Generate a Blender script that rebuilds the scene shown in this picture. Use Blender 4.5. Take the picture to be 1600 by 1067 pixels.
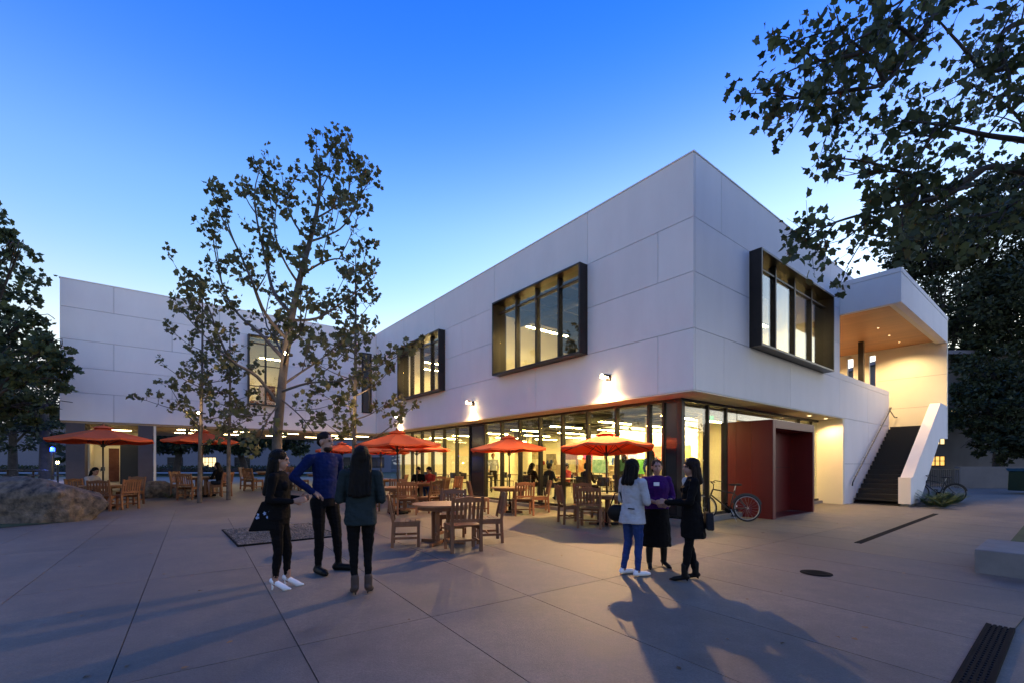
import bpy, math, random
import numpy as np
from math import radians, sin, cos, pi, atan2, sqrt
from mathutils import Vector, Matrix, noise
from mathutils.bvhtree import BVHTree

for o in list(bpy.data.objects):
    bpy.data.objects.remove(o)
SC = bpy.context.scene
COL = SC.collection
random.seed(7)

# ------------------------------------------------------------------ camera
CAM_H = 1.55
FPX = 706.0          # focal length in pixels of a 1600 px wide frame
HOR = 724.0          # eye level row in that frame
cd = bpy.data.cameras.new('camera')
cam = bpy.data.objects.new('camera', cd)
COL.objects.link(cam)
cam.location = (0, 0, CAM_H)
cam.rotation_euler = (radians(90), 0, 0)
cd.sensor_width = 36
cd.lens = 36 * FPX / 1600
cd.shift_y = (HOR - 533.5) / 1600
cd.clip_start = 0.05
cd.clip_end = 2000
SC.camera = cam

# ------------------------------------------------------------------ sky (dusk)
world = bpy.data.worlds.new('World')
SC.world = world
world.use_nodes = True
nt = world.node_tree
N = nt.nodes
bg = N['Background']
tc = N.new('ShaderNodeTexCoord')
nrm = N.new('ShaderNodeVectorMath'); nrm.operation = 'NORMALIZE'
nt.links.new(tc.outputs['Generated'], nrm.inputs[0])
sep = N.new('ShaderNodeSeparateXYZ'); nt.links.new(nrm.outputs[0], sep.inputs[0])
ramp = N.new('ShaderNodeValToRGB')
nt.links.new(sep.outputs['Z'], ramp.inputs[0])
cr = ramp.color_ramp
cr.interpolation = 'B_SPLINE'
cr.elements[0].position = 0.0; cr.elements[0].color = (1.75, 1.62, 1.62, 1)
cr.elements[1].position = 1.0; cr.elements[1].color = (0.010, 0.075, 0.42, 1)
for p, c in ((0.14, (1.10, 1.15, 1.25)), (0.30, (0.34, 0.62, 1.0)), (0.45, (0.175, 0.41, 0.92)), (0.58, (0.048, 0.215, 0.88)), (0.72, (0.015, 0.138, 0.80))):
    e = cr.elements.new(p); e.color = (*c, 1)
# afterglow: the sky is brighter and paler towards where the sun went down (ahead, to the right)
dot = N.new('ShaderNodeVectorMath'); dot.operation = 'DOT_PRODUCT'
nt.links.new(nrm.outputs[0], dot.inputs[0]); dot.inputs[1].default_value = (0.82, 0.57, 0.0)
mr = N.new('ShaderNodeMapRange'); nt.links.new(dot.outputs['Value'], mr.inputs['Value'])
mr.inputs['From Min'].default_value = -0.6; mr.inputs['From Max'].default_value = 1.0
mr.inputs['To Min'].default_value = 0.74; mr.inputs['To Max'].default_value = 1.36
mul = N.new('ShaderNodeVectorMath'); mul.operation = 'SCALE'
nt.links.new(ramp.outputs['Color'], mul.inputs[0]); nt.links.new(mr.outputs[0], mul.inputs['Scale'])
mr2 = N.new('ShaderNodeMapRange'); nt.links.new(dot.outputs['Value'], mr2.inputs['Value'])
mr2.interpolation_type = 'SMOOTHSTEP'
mr2.inputs['From Min'].default_value = 0.15; mr2.inputs['From Max'].default_value = 1.0
mr2.inputs['To Min'].default_value = 0.0; mr2.inputs['To Max'].default_value = 1.0
inv = N.new('ShaderNodeMapRange'); nt.links.new(sep.outputs['Z'], inv.inputs['Value'])
inv.interpolation_type = 'SMOOTHSTEP'
inv.inputs['From Min'].default_value = 0.0; inv.inputs['From Max'].default_value = 0.72
inv.inputs['To Min'].default_value = 1.0; inv.inputs['To Max'].default_value = 0.0
gl = N.new('ShaderNodeMath'); gl.operation = 'MULTIPLY'
nt.links.new(mr2.outputs[0], gl.inputs[0]); nt.links.new(inv.outputs[0], gl.inputs[1])
glc = N.new('ShaderNodeVectorMath'); glc.operation = 'SCALE'
glc.inputs[0].default_value = (0.72, 0.58, 0.32); nt.links.new(gl.outputs[0], glc.inputs['Scale'])
add = N.new('ShaderNodeVectorMath'); add.operation = 'ADD'
nt.links.new(mul.outputs[0], add.inputs[0]); nt.links.new(glc.outputs[0], add.inputs[1])
nt.links.new(add.outputs[0], bg.inputs['Color'])
bg.inputs['Strength'].default_value = 1.36

SC.view_settings.view_transform = 'Standard'
SC.view_settings.look = 'None'
SC.view_settings.exposure = 0.0
SC.view_settings.gamma = 1.0
SC.render.engine = 'CYCLES'
SC.cycles.use_denoising = True
SC.cycles.max_bounces = 7
SC.cycles.diffuse_bounces = 3
SC.cycles.glossy_bounces = 3
SC.cycles.transparent_max_bounces = 24
SC.cycles.sample_clamp_indirect = 6
SC.cycles.caustics_reflective = False
SC.cycles.caustics_refractive = False

# ------------------------------------------------------------------ helpers
def smooth01(t):
    t = max(0.0, min(1.0, t)); return t * t * (3 - 2 * t)

def gz(x, y):
    """height of the paving: it climbs gently away from the camera"""
    z = 0.01 * max(-8.0, min(27.0, y))
    z += 0.30 * smooth01((y - 13.5) / 7) * smooth01((-x - 6) / 5)
    return z

def at(px, Y, py=None):
    """a point at depth Y seen in column px (and row py)"""
    X = (px - 800) / FPX * Y
    if py is None:
        return Vector((X, Y, gz(X, Y)))
    return Vector((X, Y, CAM_H + (HOR - py) / FPX * Y))

ANG = radians(38.4)
CORNER = Vector((3.854, 9.58, 0))
def W(v, u, z=0.0):
    """building coordinates (v along the right front, u along the left front) to world"""
    return Vector((CORNER.x + v * cos(ANG) - u * sin(ANG), CORNER.y + v * sin(ANG) + u * cos(ANG), z))

class MB:
    def __init__(s):
        s.v = []; s.f = []; s.m = []
    def add(s, vs, fs, mi=0):
        n = len(s.v)
        s.v += [tuple(p) for p in vs]
        s.f += [tuple(i + n for i in f) for f in fs]
        s.m += [mi] * len(fs)
        return s
    def box(s, x0, x1, y0, y1, z0, z1, M=None, mi=0):
        vs = [Vector((x, y, z)) for z in (z0, z1) for x, y in ((x0, y0), (x1, y0), (x1, y1), (x0, y1))]
        if M is not None: vs = [M @ p for p in vs]
        return s.add(vs, [(3, 2, 1, 0), (4, 5, 6, 7), (0, 1, 5, 4), (1, 2, 6, 5), (2, 3, 7, 6), (3, 0, 4, 7)], mi)
    def bar(s, p, q, w, h, up=(0, 0, 1), mi=0):
        p = Vector(p); q = Vector(q); d = (q - p); L = d.length; d.normalize()
        up = Vector(up)
        if abs(d.dot(up)) > 0.99: up = Vector((0, 1, 0))
        sd = d.cross(up).normalized(); up = sd.cross(d)
        M = Matrix((sd, d, up)).transposed().to_4x4(); M.translation = p
        return s.box(-w / 2, w / 2, 0, L, -h / 2, h / 2, M, mi)
    def tube(s, pts, rad, n=8, caps=True, mi=0):
        pts = [Vector(p) for p in pts]
        if not hasattr(rad, '__len__'): rad = [rad] * len(pts)
        rings = []; ref = None
        for i, p in enumerate(pts):
            d = (pts[min(i + 1, len(pts) - 1)] - pts[max(i - 1, 0)]).normalized()
            if ref is None:
                ref = Vector((1, 0, 0)) if abs(d.x) < 0.8 else Vector((0, 1, 0))
            a = (ref - d * ref.dot(d)).normalized(); ref = a; b = d.cross(a)
            rings.append([p + (a * cos(2 * pi * k / n) + b * sin(2 * pi * k / n)) * rad[i] for k in range(n)])
        vs = [p for r in rings for p in r]; fs = []
        for i in range(len(pts) - 1):
            for k in range(n):
                fs.append((i * n + k, i * n + (k + 1) % n, (i + 1) * n + (k + 1) % n, (i + 1) * n + k))
        if caps:
            fs.append(tuple(range(n - 1, -1, -1))); fs.append(tuple((len(pts) - 1) * n + k for k in range(n)))
        return s.add(vs, fs, mi)
    def lathe(s, prof, n=16, M=None, mi=0):
        vs = []; fs = []
        for r, z in prof:
            for k in range(n):
                p = Vector((r * cos(2 * pi * k / n), r * sin(2 * pi * k / n), z)); vs.append(M @ p if M is not None else p)
        for i in range(len(prof) - 1):
            for k in range(n):
                fs.append((i * n + k, i * n + (k + 1) % n, (i + 1) * n + (k + 1) % n, (i + 1) * n + k))
        fs.append(tuple(range(n - 1, -1, -1))); fs.append(tuple((len(prof) - 1) * n + k for k in range(n)))
        return s.add(vs, fs, mi)
    def prism(s, pts, off, mi=0):
        pts = [Vector(p) for p in pts]; off = Vector(off); n = len(pts)
        fs = [tuple(range(n - 1, -1, -1)), tuple(range(n, 2 * n))]
        fs += [(k, (k + 1) % n, (k + 1) % n + n, k + n) for k in range(n)]
        return s.add(pts + [p + off for p in pts], fs, mi)
    def ell(s, c, r, n=12, m=8, M=None, mi=0):
        c = Vector(c); vs = []; fs = []
        R = M if M is not None else Matrix.Identity(3)
        vs.append(c + R @ Vector((0, 0, -r[2])))
        for j in range(1, m):
            t = -pi / 2 + pi * j / m
            for k in range(n):
                vs.append(c + R @ Vector((r[0] * cos(t) * cos(2 * pi * k / n), r[1] * cos(t) * sin(2 * pi * k / n), r[2] * sin(t))))
        vs.append(c + R @ Vector((0, 0, r[2])))
        for k in range(n): fs.append((0, 1 + (k + 1) % n, 1 + k))
        for j in range(m - 2):
            for k in range(n):
                a = 1 + j * n
                fs.append((a + k, a + (k + 1) % n, a + n + (k + 1) % n, a + n + k))
        a = 1 + (m - 2) * n; t = len(vs) - 1
        for k in range(n): fs.append((a + k, a + (k + 1) % n, t))
        return s.add(vs, fs, mi)
    def cap(s, p, q, r0, r1, n=10, mi=0):
        p = Vector(p); q = Vector(q); d = (q - p).normalized()
        pts = []; rad = []
        for t in (80, 50, 20): pts.append(p - d * r0 * sin(radians(t))); rad.append(r0 * cos(radians(t)))
        pts += [p, q]; rad += [r0, r1]
        for t in (20, 50, 80): pts.append(q + d * r1 * sin(radians(t))); rad.append(r1 * cos(radians(t)))
        return s.tube(pts, rad, n, True, mi)
    def mesh(s, name, mats):
        me = bpy.data.meshes.new(name)
        me.from_pydata(s.v, [], s.f)
        for m in (mats if isinstance(mats, (list, tuple)) else [mats]): me.materials.append(m)
        if any(s.m): me.polygons.foreach_set('material_index', s.m)
        me.update()
        return me
    def build(s, name, mats, parent=None, smooth=False, loc=None, bevel=0, seg=1):
        return place(name, s.mesh(name, mats), parent, smooth, loc, bevel, seg)

def place(name, me, parent=None, smooth=False, loc=None, bevel=0, seg=1):
    o = bpy.data.objects.new(name, me)
    COL.objects.link(o)
    if parent is not None: o.parent = parent
    if loc is not None: o.location = loc
    if smooth:
        me.polygons.foreach_set('use_smooth', [True] * len(me.polygons))
    if bevel:
        b = o.modifiers.new('bevel', 'BEVEL'); b.width = bevel; b.segments = seg; b.limit_method = 'ANGLE'
    return o

def tag(o, label, cat, group=None):
    o['label'] = label; o['category'] = cat
    if group: o['group'] = group
    return o
def kind(o, k, label=None):
    o['kind'] = k
    if label: o['label'] = label
    return o
def empty(name, loc=(0, 0, 0), rz=0.0, label=None, cat=None, group=None):
    o = bpy.data.objects.new(name, None); COL.objects.link(o)
    o.empty_display_size = 0.2
    o.location = loc; o.rotation_euler = (0, 0, rz)
    if label: tag(o, label, cat, group)
    return o
def copy_tree(o, parent=None):
    c = o.copy(); COL.objects.link(c)
    if parent is not None: c.parent = parent
    for ch in list(o.children): copy_tree(ch, c)
    return c
KEEP = {}
def instance(key, maker, loc, rz, label, cat, group=None, scale=1.0):
    """first use takes the prototype itself, later ones are copies with their parts"""
    if key not in KEEP: KEEP[key] = maker(); o = KEEP[key]
    else: o = copy_tree(KEEP[key])
    o.location = loc; o.rotation_euler = (0, 0, rz); o.scale = (scale,) * 3
    for k in ('group',):
        if k in o: del o[k]
    tag(o, label, cat, group)
    return o

# ------------------------------------------------------------------ materials
def mat(name, base, rough=0.6, metal=0.0, var=0.0, vscale=4.0, bump=0.0, bscale=40.0, emit=None, estr=0.0, spec=0.5, stretch=None, objvar=0.0, col2=None, sub=None):
    m = bpy.data.materials.new(name); m.use_nodes = True
    t = m.node_tree; n = t.nodes; L = t.links; b = n['Principled BSDF']
    b.inputs['Base Color'].default_value = (*base, 1)
    b.inputs['Roughness'].default_value = rough
    b.inputs['Metallic'].default_value = metal
    b.inputs['Specular IOR Level'].default_value = spec
    if emit:
        b.inputs['Emission Color'].default_value = (*emit, 1); b.inputs['Emission Strength'].default_value = estr
    vec = None
    if var or bump or col2:
        c = n.new('ShaderNodeTexCoord'); vec = c.outputs['Object']
        if stretch:
            mp = n.new('ShaderNodeMapping'); mp.inputs['Scale'].default_value = stretch
            L.new(vec, mp.inputs[0]); vec = mp.outputs[0]
    colsock = None
    if var or col2:
        nz = n.new('ShaderNodeTexNoise'); nz.inputs['Scale'].default_value = vscale; nz.inputs['Detail'].default_value = 6; nz.inputs['Roughness'].default_value = 0.62
        L.new(vec, nz.inputs['Vector'])
        r = n.new('ShaderNodeValToRGB'); L.new(nz.outputs['Fac'], r.inputs[0])
        a = [max(0, x * (1 - var)) for x in base]; z = col2 if col2 else [min(1, x * (1 + var)) for x in base]
        r.color_ramp.elements[0].position = 0.32; r.color_ramp.elements[0].color = (*a, 1)
        r.color_ramp.elements[1].position = 0.68; r.color_ramp.elements[1].color = (*z, 1)
        colsock = r.outputs['Color']
    if objvar:
        oi = n.new('ShaderNodeObjectInfo'); mr = n.new('ShaderNodeMapRange'); L.new(oi.outputs['Random'], mr.inputs['Value'])
        mr.inputs['To Min'].default_value = 1 - objvar; mr.inputs['To Max'].default_value = 1 + objvar
        sc = n.new('ShaderNodeVectorMath'); sc.operation = 'SCALE'
        if colsock is not None: L.new(colsock, sc.inputs[0])
        else: sc.inputs[0].default_value = base
        L.new(mr.outputs[0], sc.inputs['Scale']); colsock = sc.outputs[0]
    if colsock is not None: L.new(colsock, b.inputs['Base Color'])
    if bump:
        nb = n.new('ShaderNodeTexNoise'); nb.inputs['Scale'].default_value = bscale; nb.inputs['Detail'].default_value = 5
        L.new(vec, nb.inputs['Vector'])
        bp = n.new('ShaderNodeBump'); bp.inputs['Strength'].default_value = bump; bp.inputs['Distance'].default_value = 0.02
        L.new(nb.outputs['Fac'], bp.inputs['Height']); L.new(bp.outputs[0], b.inputs['Normal'])
    return m

def glass_mat(name, tint=(0.90, 0.95, 0.93), f0=0.05, gain=0.95):
    m = bpy.data.materials.new(name); m.use_nodes = True
    t = m.node_tree; n = t.nodes; L = t.links; n.clear()
    out = n.new('ShaderNodeOutputMaterial'); mix = n.new('ShaderNodeMixShader')
    tr = n.new('ShaderNodeBsdfTransparent'); tr.inputs[0].default_value = (*tint, 1)
    gl = n.new('ShaderNodeBsdfGlossy'); gl.inputs['Roughness'].default_value = 0.0; gl.inputs['Color'].default_value = (1, 1, 1, 1)
    g = n.new('ShaderNodeNewGeometry'); d = n.new('ShaderNodeVectorMath'); d.operation = 'DOT_PRODUCT'
    L.new(g.outputs['Incoming'], d.inputs[0]); L.new(g.outputs['Normal'], d.inputs[1])
    a = n.new('ShaderNodeMath'); a.operation = 'ABSOLUTE'; L.new(d.outputs['Value'], a.inputs[0])
    s = n.new('ShaderNodeMath'); s.operation = 'SUBTRACT'; s.inputs[0].default_value = 1; L.new(a.outputs[0], s.inputs[1])
    p = n.new('ShaderNodeMath'); p.operation = 'POWER'; L.new(s.outputs[0], p.inputs[0]); p.inputs[1].default_value = 4.0
    ma = n.new('ShaderNodeMath'); ma.operation = 'MULTIPLY_ADD'; L.new(p.outputs[0], ma.inputs[0]); ma.inputs[1].default_value = gain; ma.inputs[2].default_value = f0
    ma.use_clamp = True
    L.new(ma.outputs[0], mix.inputs[0]); L.new(tr.outputs[0], mix.inputs[1]); L.new(gl.outputs[0], mix.inputs[2])
    L.new(mix.outputs[0], out.inputs[0])
    return m

def leaf_mat(name, base, var=0.35, trans=0.3):
    m = bpy.data.materials.new(name); m.use_nodes = True
    t = m.node_tree; n = t.nodes; L = t.links; b = n['Principled BSDF']; out = n['Material Output']
    g = n.new('ShaderNodeNewGeometry')
    r = n.new('ShaderNodeValToRGB'); L.new(g.outputs['Random Per Island'], r.inputs[0])
    r.color_ramp.elements[0].color = (*[x * (1 - var) for x in base], 1)
    r.color_ramp.elements[1].color = (base[0] * (1 + 1.3 * var), base[1] * (1 + var), base[2] * (1 + 0.4 * var), 1)
    L.new(r.outputs[0], b.inputs['Base Color']); b.inputs['Roughness'].default_value = 0.55
    b.inputs['Specular IOR Level'].default_value = 0.3
    tl = n.new('ShaderNodeBsdfTranslucent'); L.new(r.outputs[0], tl.inputs[0])
    mx = n.new('ShaderNodeMixShader'); mx.inputs[0].default_value = trans
    L.new(b.outputs[0], mx.inputs[1]); L.new(tl.outputs[0], mx.inputs[2]); L.new(mx.outputs[0], out.inputs[0])
    return m

def fabric_mat(name, base, trans=0.35):
    m = bpy.data.materials.new(name); m.use_nodes = True
    t = m.node_tree; n = t.nodes; L = t.links; b = n['Principled BSDF']; out = n['Material Output']
    b.inputs['Base Color'].default_value = (*base, 1); b.inputs['Roughness'].default_value = 0.85; b.inputs['Specular IOR Level'].default_value = 0.2
    c = n.new('ShaderNodeTexCoord'); nz = n.new('ShaderNodeTexNoise'); nz.inputs['Scale'].default_value = 6; L.new(c.outputs['Object'], nz.inputs['Vector'])
    bp = n.new('ShaderNodeBump'); bp.inputs['Strength'].default_value = 0.15; bp.inputs['Distance'].default_value = 0.05; L.new(nz.outputs['Fac'], bp.inputs['Height']); L.new(bp.outputs[0], b.inputs['Normal'])
    tl = n.new('ShaderNodeBsdfTranslucent'); tl.inputs[0].default_value = (*base, 1)
    mx = n.new('ShaderNodeMixShader'); mx.inputs[0].default_value = trans
    L.new(b.outputs[0], mx.inputs[1]); L.new(tl.outputs[0], mx.inputs[2]); L.new(mx.outputs[0], out.inputs[0])
    return m

M = {}
def paving_mat():
    """cast concrete: cloudy tone, broad stains, sand speckle and small dark spots, laid out in place so no two slabs match"""
    m = bpy.data.materials.new('paving_concrete'); m.use_nodes = True
    t = m.node_tree; n = t.nodes; L = t.links; b = n['Principled BSDF']
    g = n.new('ShaderNodeNewGeometry'); P = g.outputs['Position']
    def nz(scale, detail, lo, hi, a, z, rough=0.6):
        x = n.new('ShaderNodeTexNoise'); x.inputs['Scale'].default_value = scale; x.inputs['Detail'].default_value = detail; x.inputs['Roughness'].default_value = rough; L.new(P, x.inputs['Vector'])
        r = n.new('ShaderNodeMapRange'); L.new(x.outputs['Fac'], r.inputs['Value']); r.inputs['From Min'].default_value = lo; r.inputs['From Max'].default_value = hi; r.inputs['To Min'].default_value = a; r.inputs['To Max'].default_value = z
        return r.outputs[0]
    f = [nz(0.45, 5, .35, .65, .76, 1.18), nz(2.6, 8, .3, .7, .80, 1.18, .7), nz(55, 3, .25, .75, .62, 1.40, .8), nz(14, 4, .3, .7, .86, 1.14, .75), nz(0.9, 3, .58, .70, 1.0, .68)]
    v = n.new('ShaderNodeTexVoronoi'); v.inputs['Scale'].default_value = 1.4; L.new(P, v.inputs['Vector'])
    sp = n.new('ShaderNodeMapRange'); L.new(v.outputs['Distance'], sp.inputs['Value']); sp.inputs['From Min'].default_value = 0.018; sp.inputs['From Max'].default_value = 0.034; sp.inputs['To Min'].default_value = 0.55; sp.inputs['To Max'].default_value = 1.0
    f.append(sp.outputs[0])
    oi = n.new('ShaderNodeObjectInfo'); mr = n.new('ShaderNodeMapRange'); L.new(oi.outputs['Random'], mr.inputs['Value']); mr.inputs['To Min'].default_value = .90; mr.inputs['To Max'].default_value = 1.10
    f.append(mr.outputs[0])
    cur = f[0]
    for x in f[1:]:
        mm = n.new('ShaderNodeMath'); mm.operation = 'MULTIPLY'; L.new(cur, mm.inputs[0]); L.new(x, mm.inputs[1]); cur = mm.outputs[0]
    sc = n.new('ShaderNodeVectorMath'); sc.operation = 'SCALE'; sc.inputs[0].default_value = (0.158, 0.133, 0.100); L.new(cur, sc.inputs['Scale']); L.new(sc.outputs[0], b.inputs['Base Color'])
    rr = n.new('ShaderNodeMapRange'); L.new(cur, rr.inputs['Value']); rr.inputs['From Min'].default_value = .5; rr.inputs['From Max'].default_value = 1.4; rr.inputs['To Min'].default_value = .52; rr.inputs['To Max'].default_value = .75; L.new(rr.outputs[0], b.inputs['Roughness'])
    nb = n.new('ShaderNodeTexNoise'); nb.inputs['Scale'].default_value = 110; nb.inputs['Detail'].default_value = 4; L.new(P, nb.inputs['Vector'])
    bp = n.new('ShaderNodeBump'); bp.inputs['Strength'].default_value = .35; bp.inputs['Distance'].default_value = .01; L.new(nb.outputs['Fac'], bp.inputs['Height']); L.new(bp.outputs[0], b.inputs['Normal'])
    return m
M['slab'] = paving_mat()
M['joint'] = mat('paving_joint', (0.025, 0.023, 0.022), 0.9)
M['grass'] = mat('lawn', (0.035, 0.06, 0.02), 0.9, var=0.4, vscale=3, bump=0.6, bscale=60)
M['panel'] = mat('white_plaster', (0.86, 0.81, 0.775), 0.75, var=0.032, vscale=1.6, bump=0.10, bscale=70, objvar=0.03, stretch=(1.0, 1.0, 0.35))
M['backing'] = mat('panel_backing', (0.22, 0.21, 0.21), 0.9)
M['cream'] = mat('cream_wall', (0.82, 0.75, 0.58), 0.8, var=0.03, vscale=1.0)
M['bronze'] = mat('dark_bronze', (0.035, 0.030, 0.028), 0.38, metal=0.6, var=0.15, vscale=3)
M['black'] = mat('black_metal', (0.014, 0.014, 0.015), 0.45, var=0.1)
M['tread'] = mat('stair_tread', (0.006, 0.006, 0.006), 0.5, var=0.3, vscale=20)
M['dark_ceiling'] = mat('dark_ceiling', (0.014, 0.014, 0.014), 0.85, var=0.2, vscale=2)
M['duct'] = mat('galvanised_duct', (0.07, 0.07, 0.07), 0.45, metal=0.6, var=0.2)
M['glass'] = glass_mat('clear_glass')
M['wglass'] = glass_mat('window_glass', (0.90, 0.92, 0.88), 0.06, 0.8)
M['floor'] = mat('polished_floor', (0.42, 0.38, 0.31), 0.28, var=0.1, vscale=2)
M['red'] = mat('red_painted_steel', (0.125, 0.007, 0.007), 0.42, var=0.12, vscale=1.5, bump=0.03, bscale=20)
M['red_dark'] = mat('red_door', (0.11, 0.006, 0.007), 0.38, var=0.1, vscale=1.5)
M['wood'] = mat('teak', (0.17, 0.068, 0.026), 0.55, var=0.30, vscale=9, stretch=(1, 1, 0.18), bump=0.1, bscale=60, objvar=0.32)
M['wood_top'] = mat('teak_top', (0.26, 0.125, 0.05), 0.5, var=0.28, vscale=9, stretch=(0.15, 1, 1), bump=0.08, bscale=60, objvar=0.12)
M['soffit_wood'] = mat('soffit_cedar', (0.42, 0.20, 0.075), 0.5, var=0.22, vscale=6, stretch=(1, 0.12, 1), objvar=0.10)
M['tan'] = mat('tan_soffit', (0.42, 0.32, 0.22), 0.8, var=0.06)
M['pier'] = mat('grey_pier', (0.085, 0.075, 0.085), 0.8, var=0.08)
M['strip'] = mat('light_strip', (0.9, 0.85, 0.7), 0.5, emit=(1.0, 0.66, 0.20), estr=150)
M['strip_up'] = mat('light_strip_upper', (0.9, 0.85, 0.7), 0.5, emit=(1.0, 0.72, 0.28), estr=150)
M['strip_out'] = mat('light_strip_soffit', (0.9, 0.85, 0.7), 0.5, emit=(1.0, 0.74, 0.34), estr=34)
M['lens'] = mat('lamp_lens', (0.9, 0.85, 0.7), 0.3, emit=(1.0, 0.74, 0.38), estr=120)
M['blue_lens'] = mat('blue_lens', (0.2, 0.3, 0.9), 0.3, emit=(0.01, 0.04, 1.0), estr=14)
M['canvas'] = fabric_mat('umbrella_canvas', (0.84, 0.175, 0.062), 0.36)
M['alu'] = mat('aluminium', (0.45, 0.45, 0.45), 0.35, metal=0.9, var=0.05)
M['rock'] = mat('granite', (0.030, 0.026, 0.024), 0.85, var=0.4, vscale=5.5, bump=1.0, bscale=22, col2=(0.19, 0.145, 0.10))
M['gravel'] = mat('gravel', (0.17, 0.15, 0.13), 0.85, var=0.5, vscale=14)
M['concrete'] = mat('cast_concrete', (0.20, 0.185, 0.17), 0.8, var=0.14, vscale=3, bump=0.2, bscale=30, objvar=0.08)
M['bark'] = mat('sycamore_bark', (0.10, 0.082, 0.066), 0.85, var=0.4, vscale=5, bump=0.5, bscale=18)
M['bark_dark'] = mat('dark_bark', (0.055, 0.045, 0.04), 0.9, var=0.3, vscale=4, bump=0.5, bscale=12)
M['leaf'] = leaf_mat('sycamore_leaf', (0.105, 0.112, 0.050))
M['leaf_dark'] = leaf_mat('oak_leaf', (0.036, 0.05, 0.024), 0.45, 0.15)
M['leaf_mid'] = leaf_mat('maple_leaf', (0.066, 0.090, 0.042), 0.45, 0.3)
M['fern'] = leaf_mat('fern_leaf', (0.085, 0.14, 0.04), 0.4, 0.2)
M['dry_grass'] = leaf_mat('dry_grass_blade', (0.13, 0.12, 0.06), 0.4, 0.2)
M['iron'] = mat('cast_iron', (0.008, 0.008, 0.008), 0.85, spec=0.1, var=0.3, vscale=12)
M['rubber'] = mat('tyre_rubber', (0.015, 0.015, 0.015), 0.75)
M['rim'] = mat('bright_rim', (0.30, 0.30, 0.31), 0.35, metal=0.3)
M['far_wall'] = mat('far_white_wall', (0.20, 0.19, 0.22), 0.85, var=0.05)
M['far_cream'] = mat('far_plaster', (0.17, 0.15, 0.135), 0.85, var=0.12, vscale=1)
M['dark_pane'] = mat('dark_pane', (0.02, 0.022, 0.026), 0.15)
M['lit_pane'] = mat('lit_pane', (0.8, 0.7, 0.5), 0.5, emit=(1.0, 0.72, 0.33), estr=1.6)
M['lit_pane2'] = mat('lit_pane_amber', (0.8, 0.6, 0.3), 0.5, emit=(1.0, 0.52, 0.10), estr=1.5)
M['green'] = mat('green_plastic', (0.012, 0.035, 0.02), 0.5, var=0.1)
M['skin'] = mat('skin', (0.30, 0.165, 0.115), 0.5, var=0.05, vscale=20)
M['hair'] = mat('dark_hair', (0.005, 0.004, 0.0035), 0.55, spec=0.12, var=0.4, vscale=30, stretch=(6, 6, 0.4), bump=0.5, bscale=60)
M['hair_brown'] = mat('brown_hair', (0.014, 0.008, 0.006), 0.55, spec=0.12, var=0.4, vscale=30, stretch=(6, 6, 0.4), bump=0.5, bscale=60)
M['lip'] = mat('lip', (0.35, 0.12, 0.10), 0.45)
M['eye'] = mat('eye', (0.03, 0.02, 0.02), 0.2)
def cloth(name, c, var=0.15): 
    M[name] = mat(name, c, 0.85, var=var, vscale=7, bump=0.35, bscale=14, spec=0.1)
cloth('cloth_black', (0.0045, 0.0045, 0.005)); cloth('cloth_charcoal', (0.02, 0.02, 0.023)); cloth('cloth_blue', (0.005, 0.012, 0.062)); cloth('cloth_teal', (0.017, 0.026, 0.028))
cloth('cloth_white', (0.40, 0.40, 0.42)); cloth('cloth_denim', (0.022, 0.045, 0.15)); cloth('cloth_purple', (0.040, 0.008, 0.085)); cloth('cloth_grey', (0.28, 0.28, 0.30))
cloth('cloth_brown', (0.14, 0.06, 0.05)); cloth('cloth_red', (0.32, 0.04, 0.03)); cloth('cloth_green', (0.04, 0.10, 0.07)); cloth('cloth_tan', (0.35, 0.27, 0.18))
M['shoe_white'] = mat('white_leather', (0.75, 0.75, 0.77), 0.4)
M['shoe_black'] = mat('black_leather', (0.006, 0.006, 0.006), 0.5, spec=0.15)
M['shoe_brown'] = mat('brown_suede', (0.05, 0.03, 0.022), 0.8)
M['paper'] = mat('paper_white', (0.8, 0.8, 0.8), 0.7)

# ================================================================== GROUND
def sheet(name, xs, ys, zf, m):
    vs = [(x, y, zf(x, y)) for y in ys for x in xs]; n = len(xs)
    fs = [(j * n + i, j * n + i + 1, (j + 1) * n + i + 1, (j + 1) * n + i) for j in range(len(ys) - 1) for i in range(n - 1)]
    return kind(MB().add(vs, fs).build(name, m, smooth=True), 'structure')
far = [-900, -300, -120, -70]
gx = far + list(range(-40, 61, 4)) + [90, 140, 300, 900]
sheet('ground', gx, [-300, -60] + list(range(-20, 80, 4)) + [120, 300, 900], lambda x, y: gz(x, y) - 0.16, M['grass'])
plaza = sheet('plaza', [-34 + 1.0 * i for i in range(70)], [-10 + 1.0 * i for i in range(45)], lambda x, y: gz(x, y) - 0.018, M['slab'])

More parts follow.
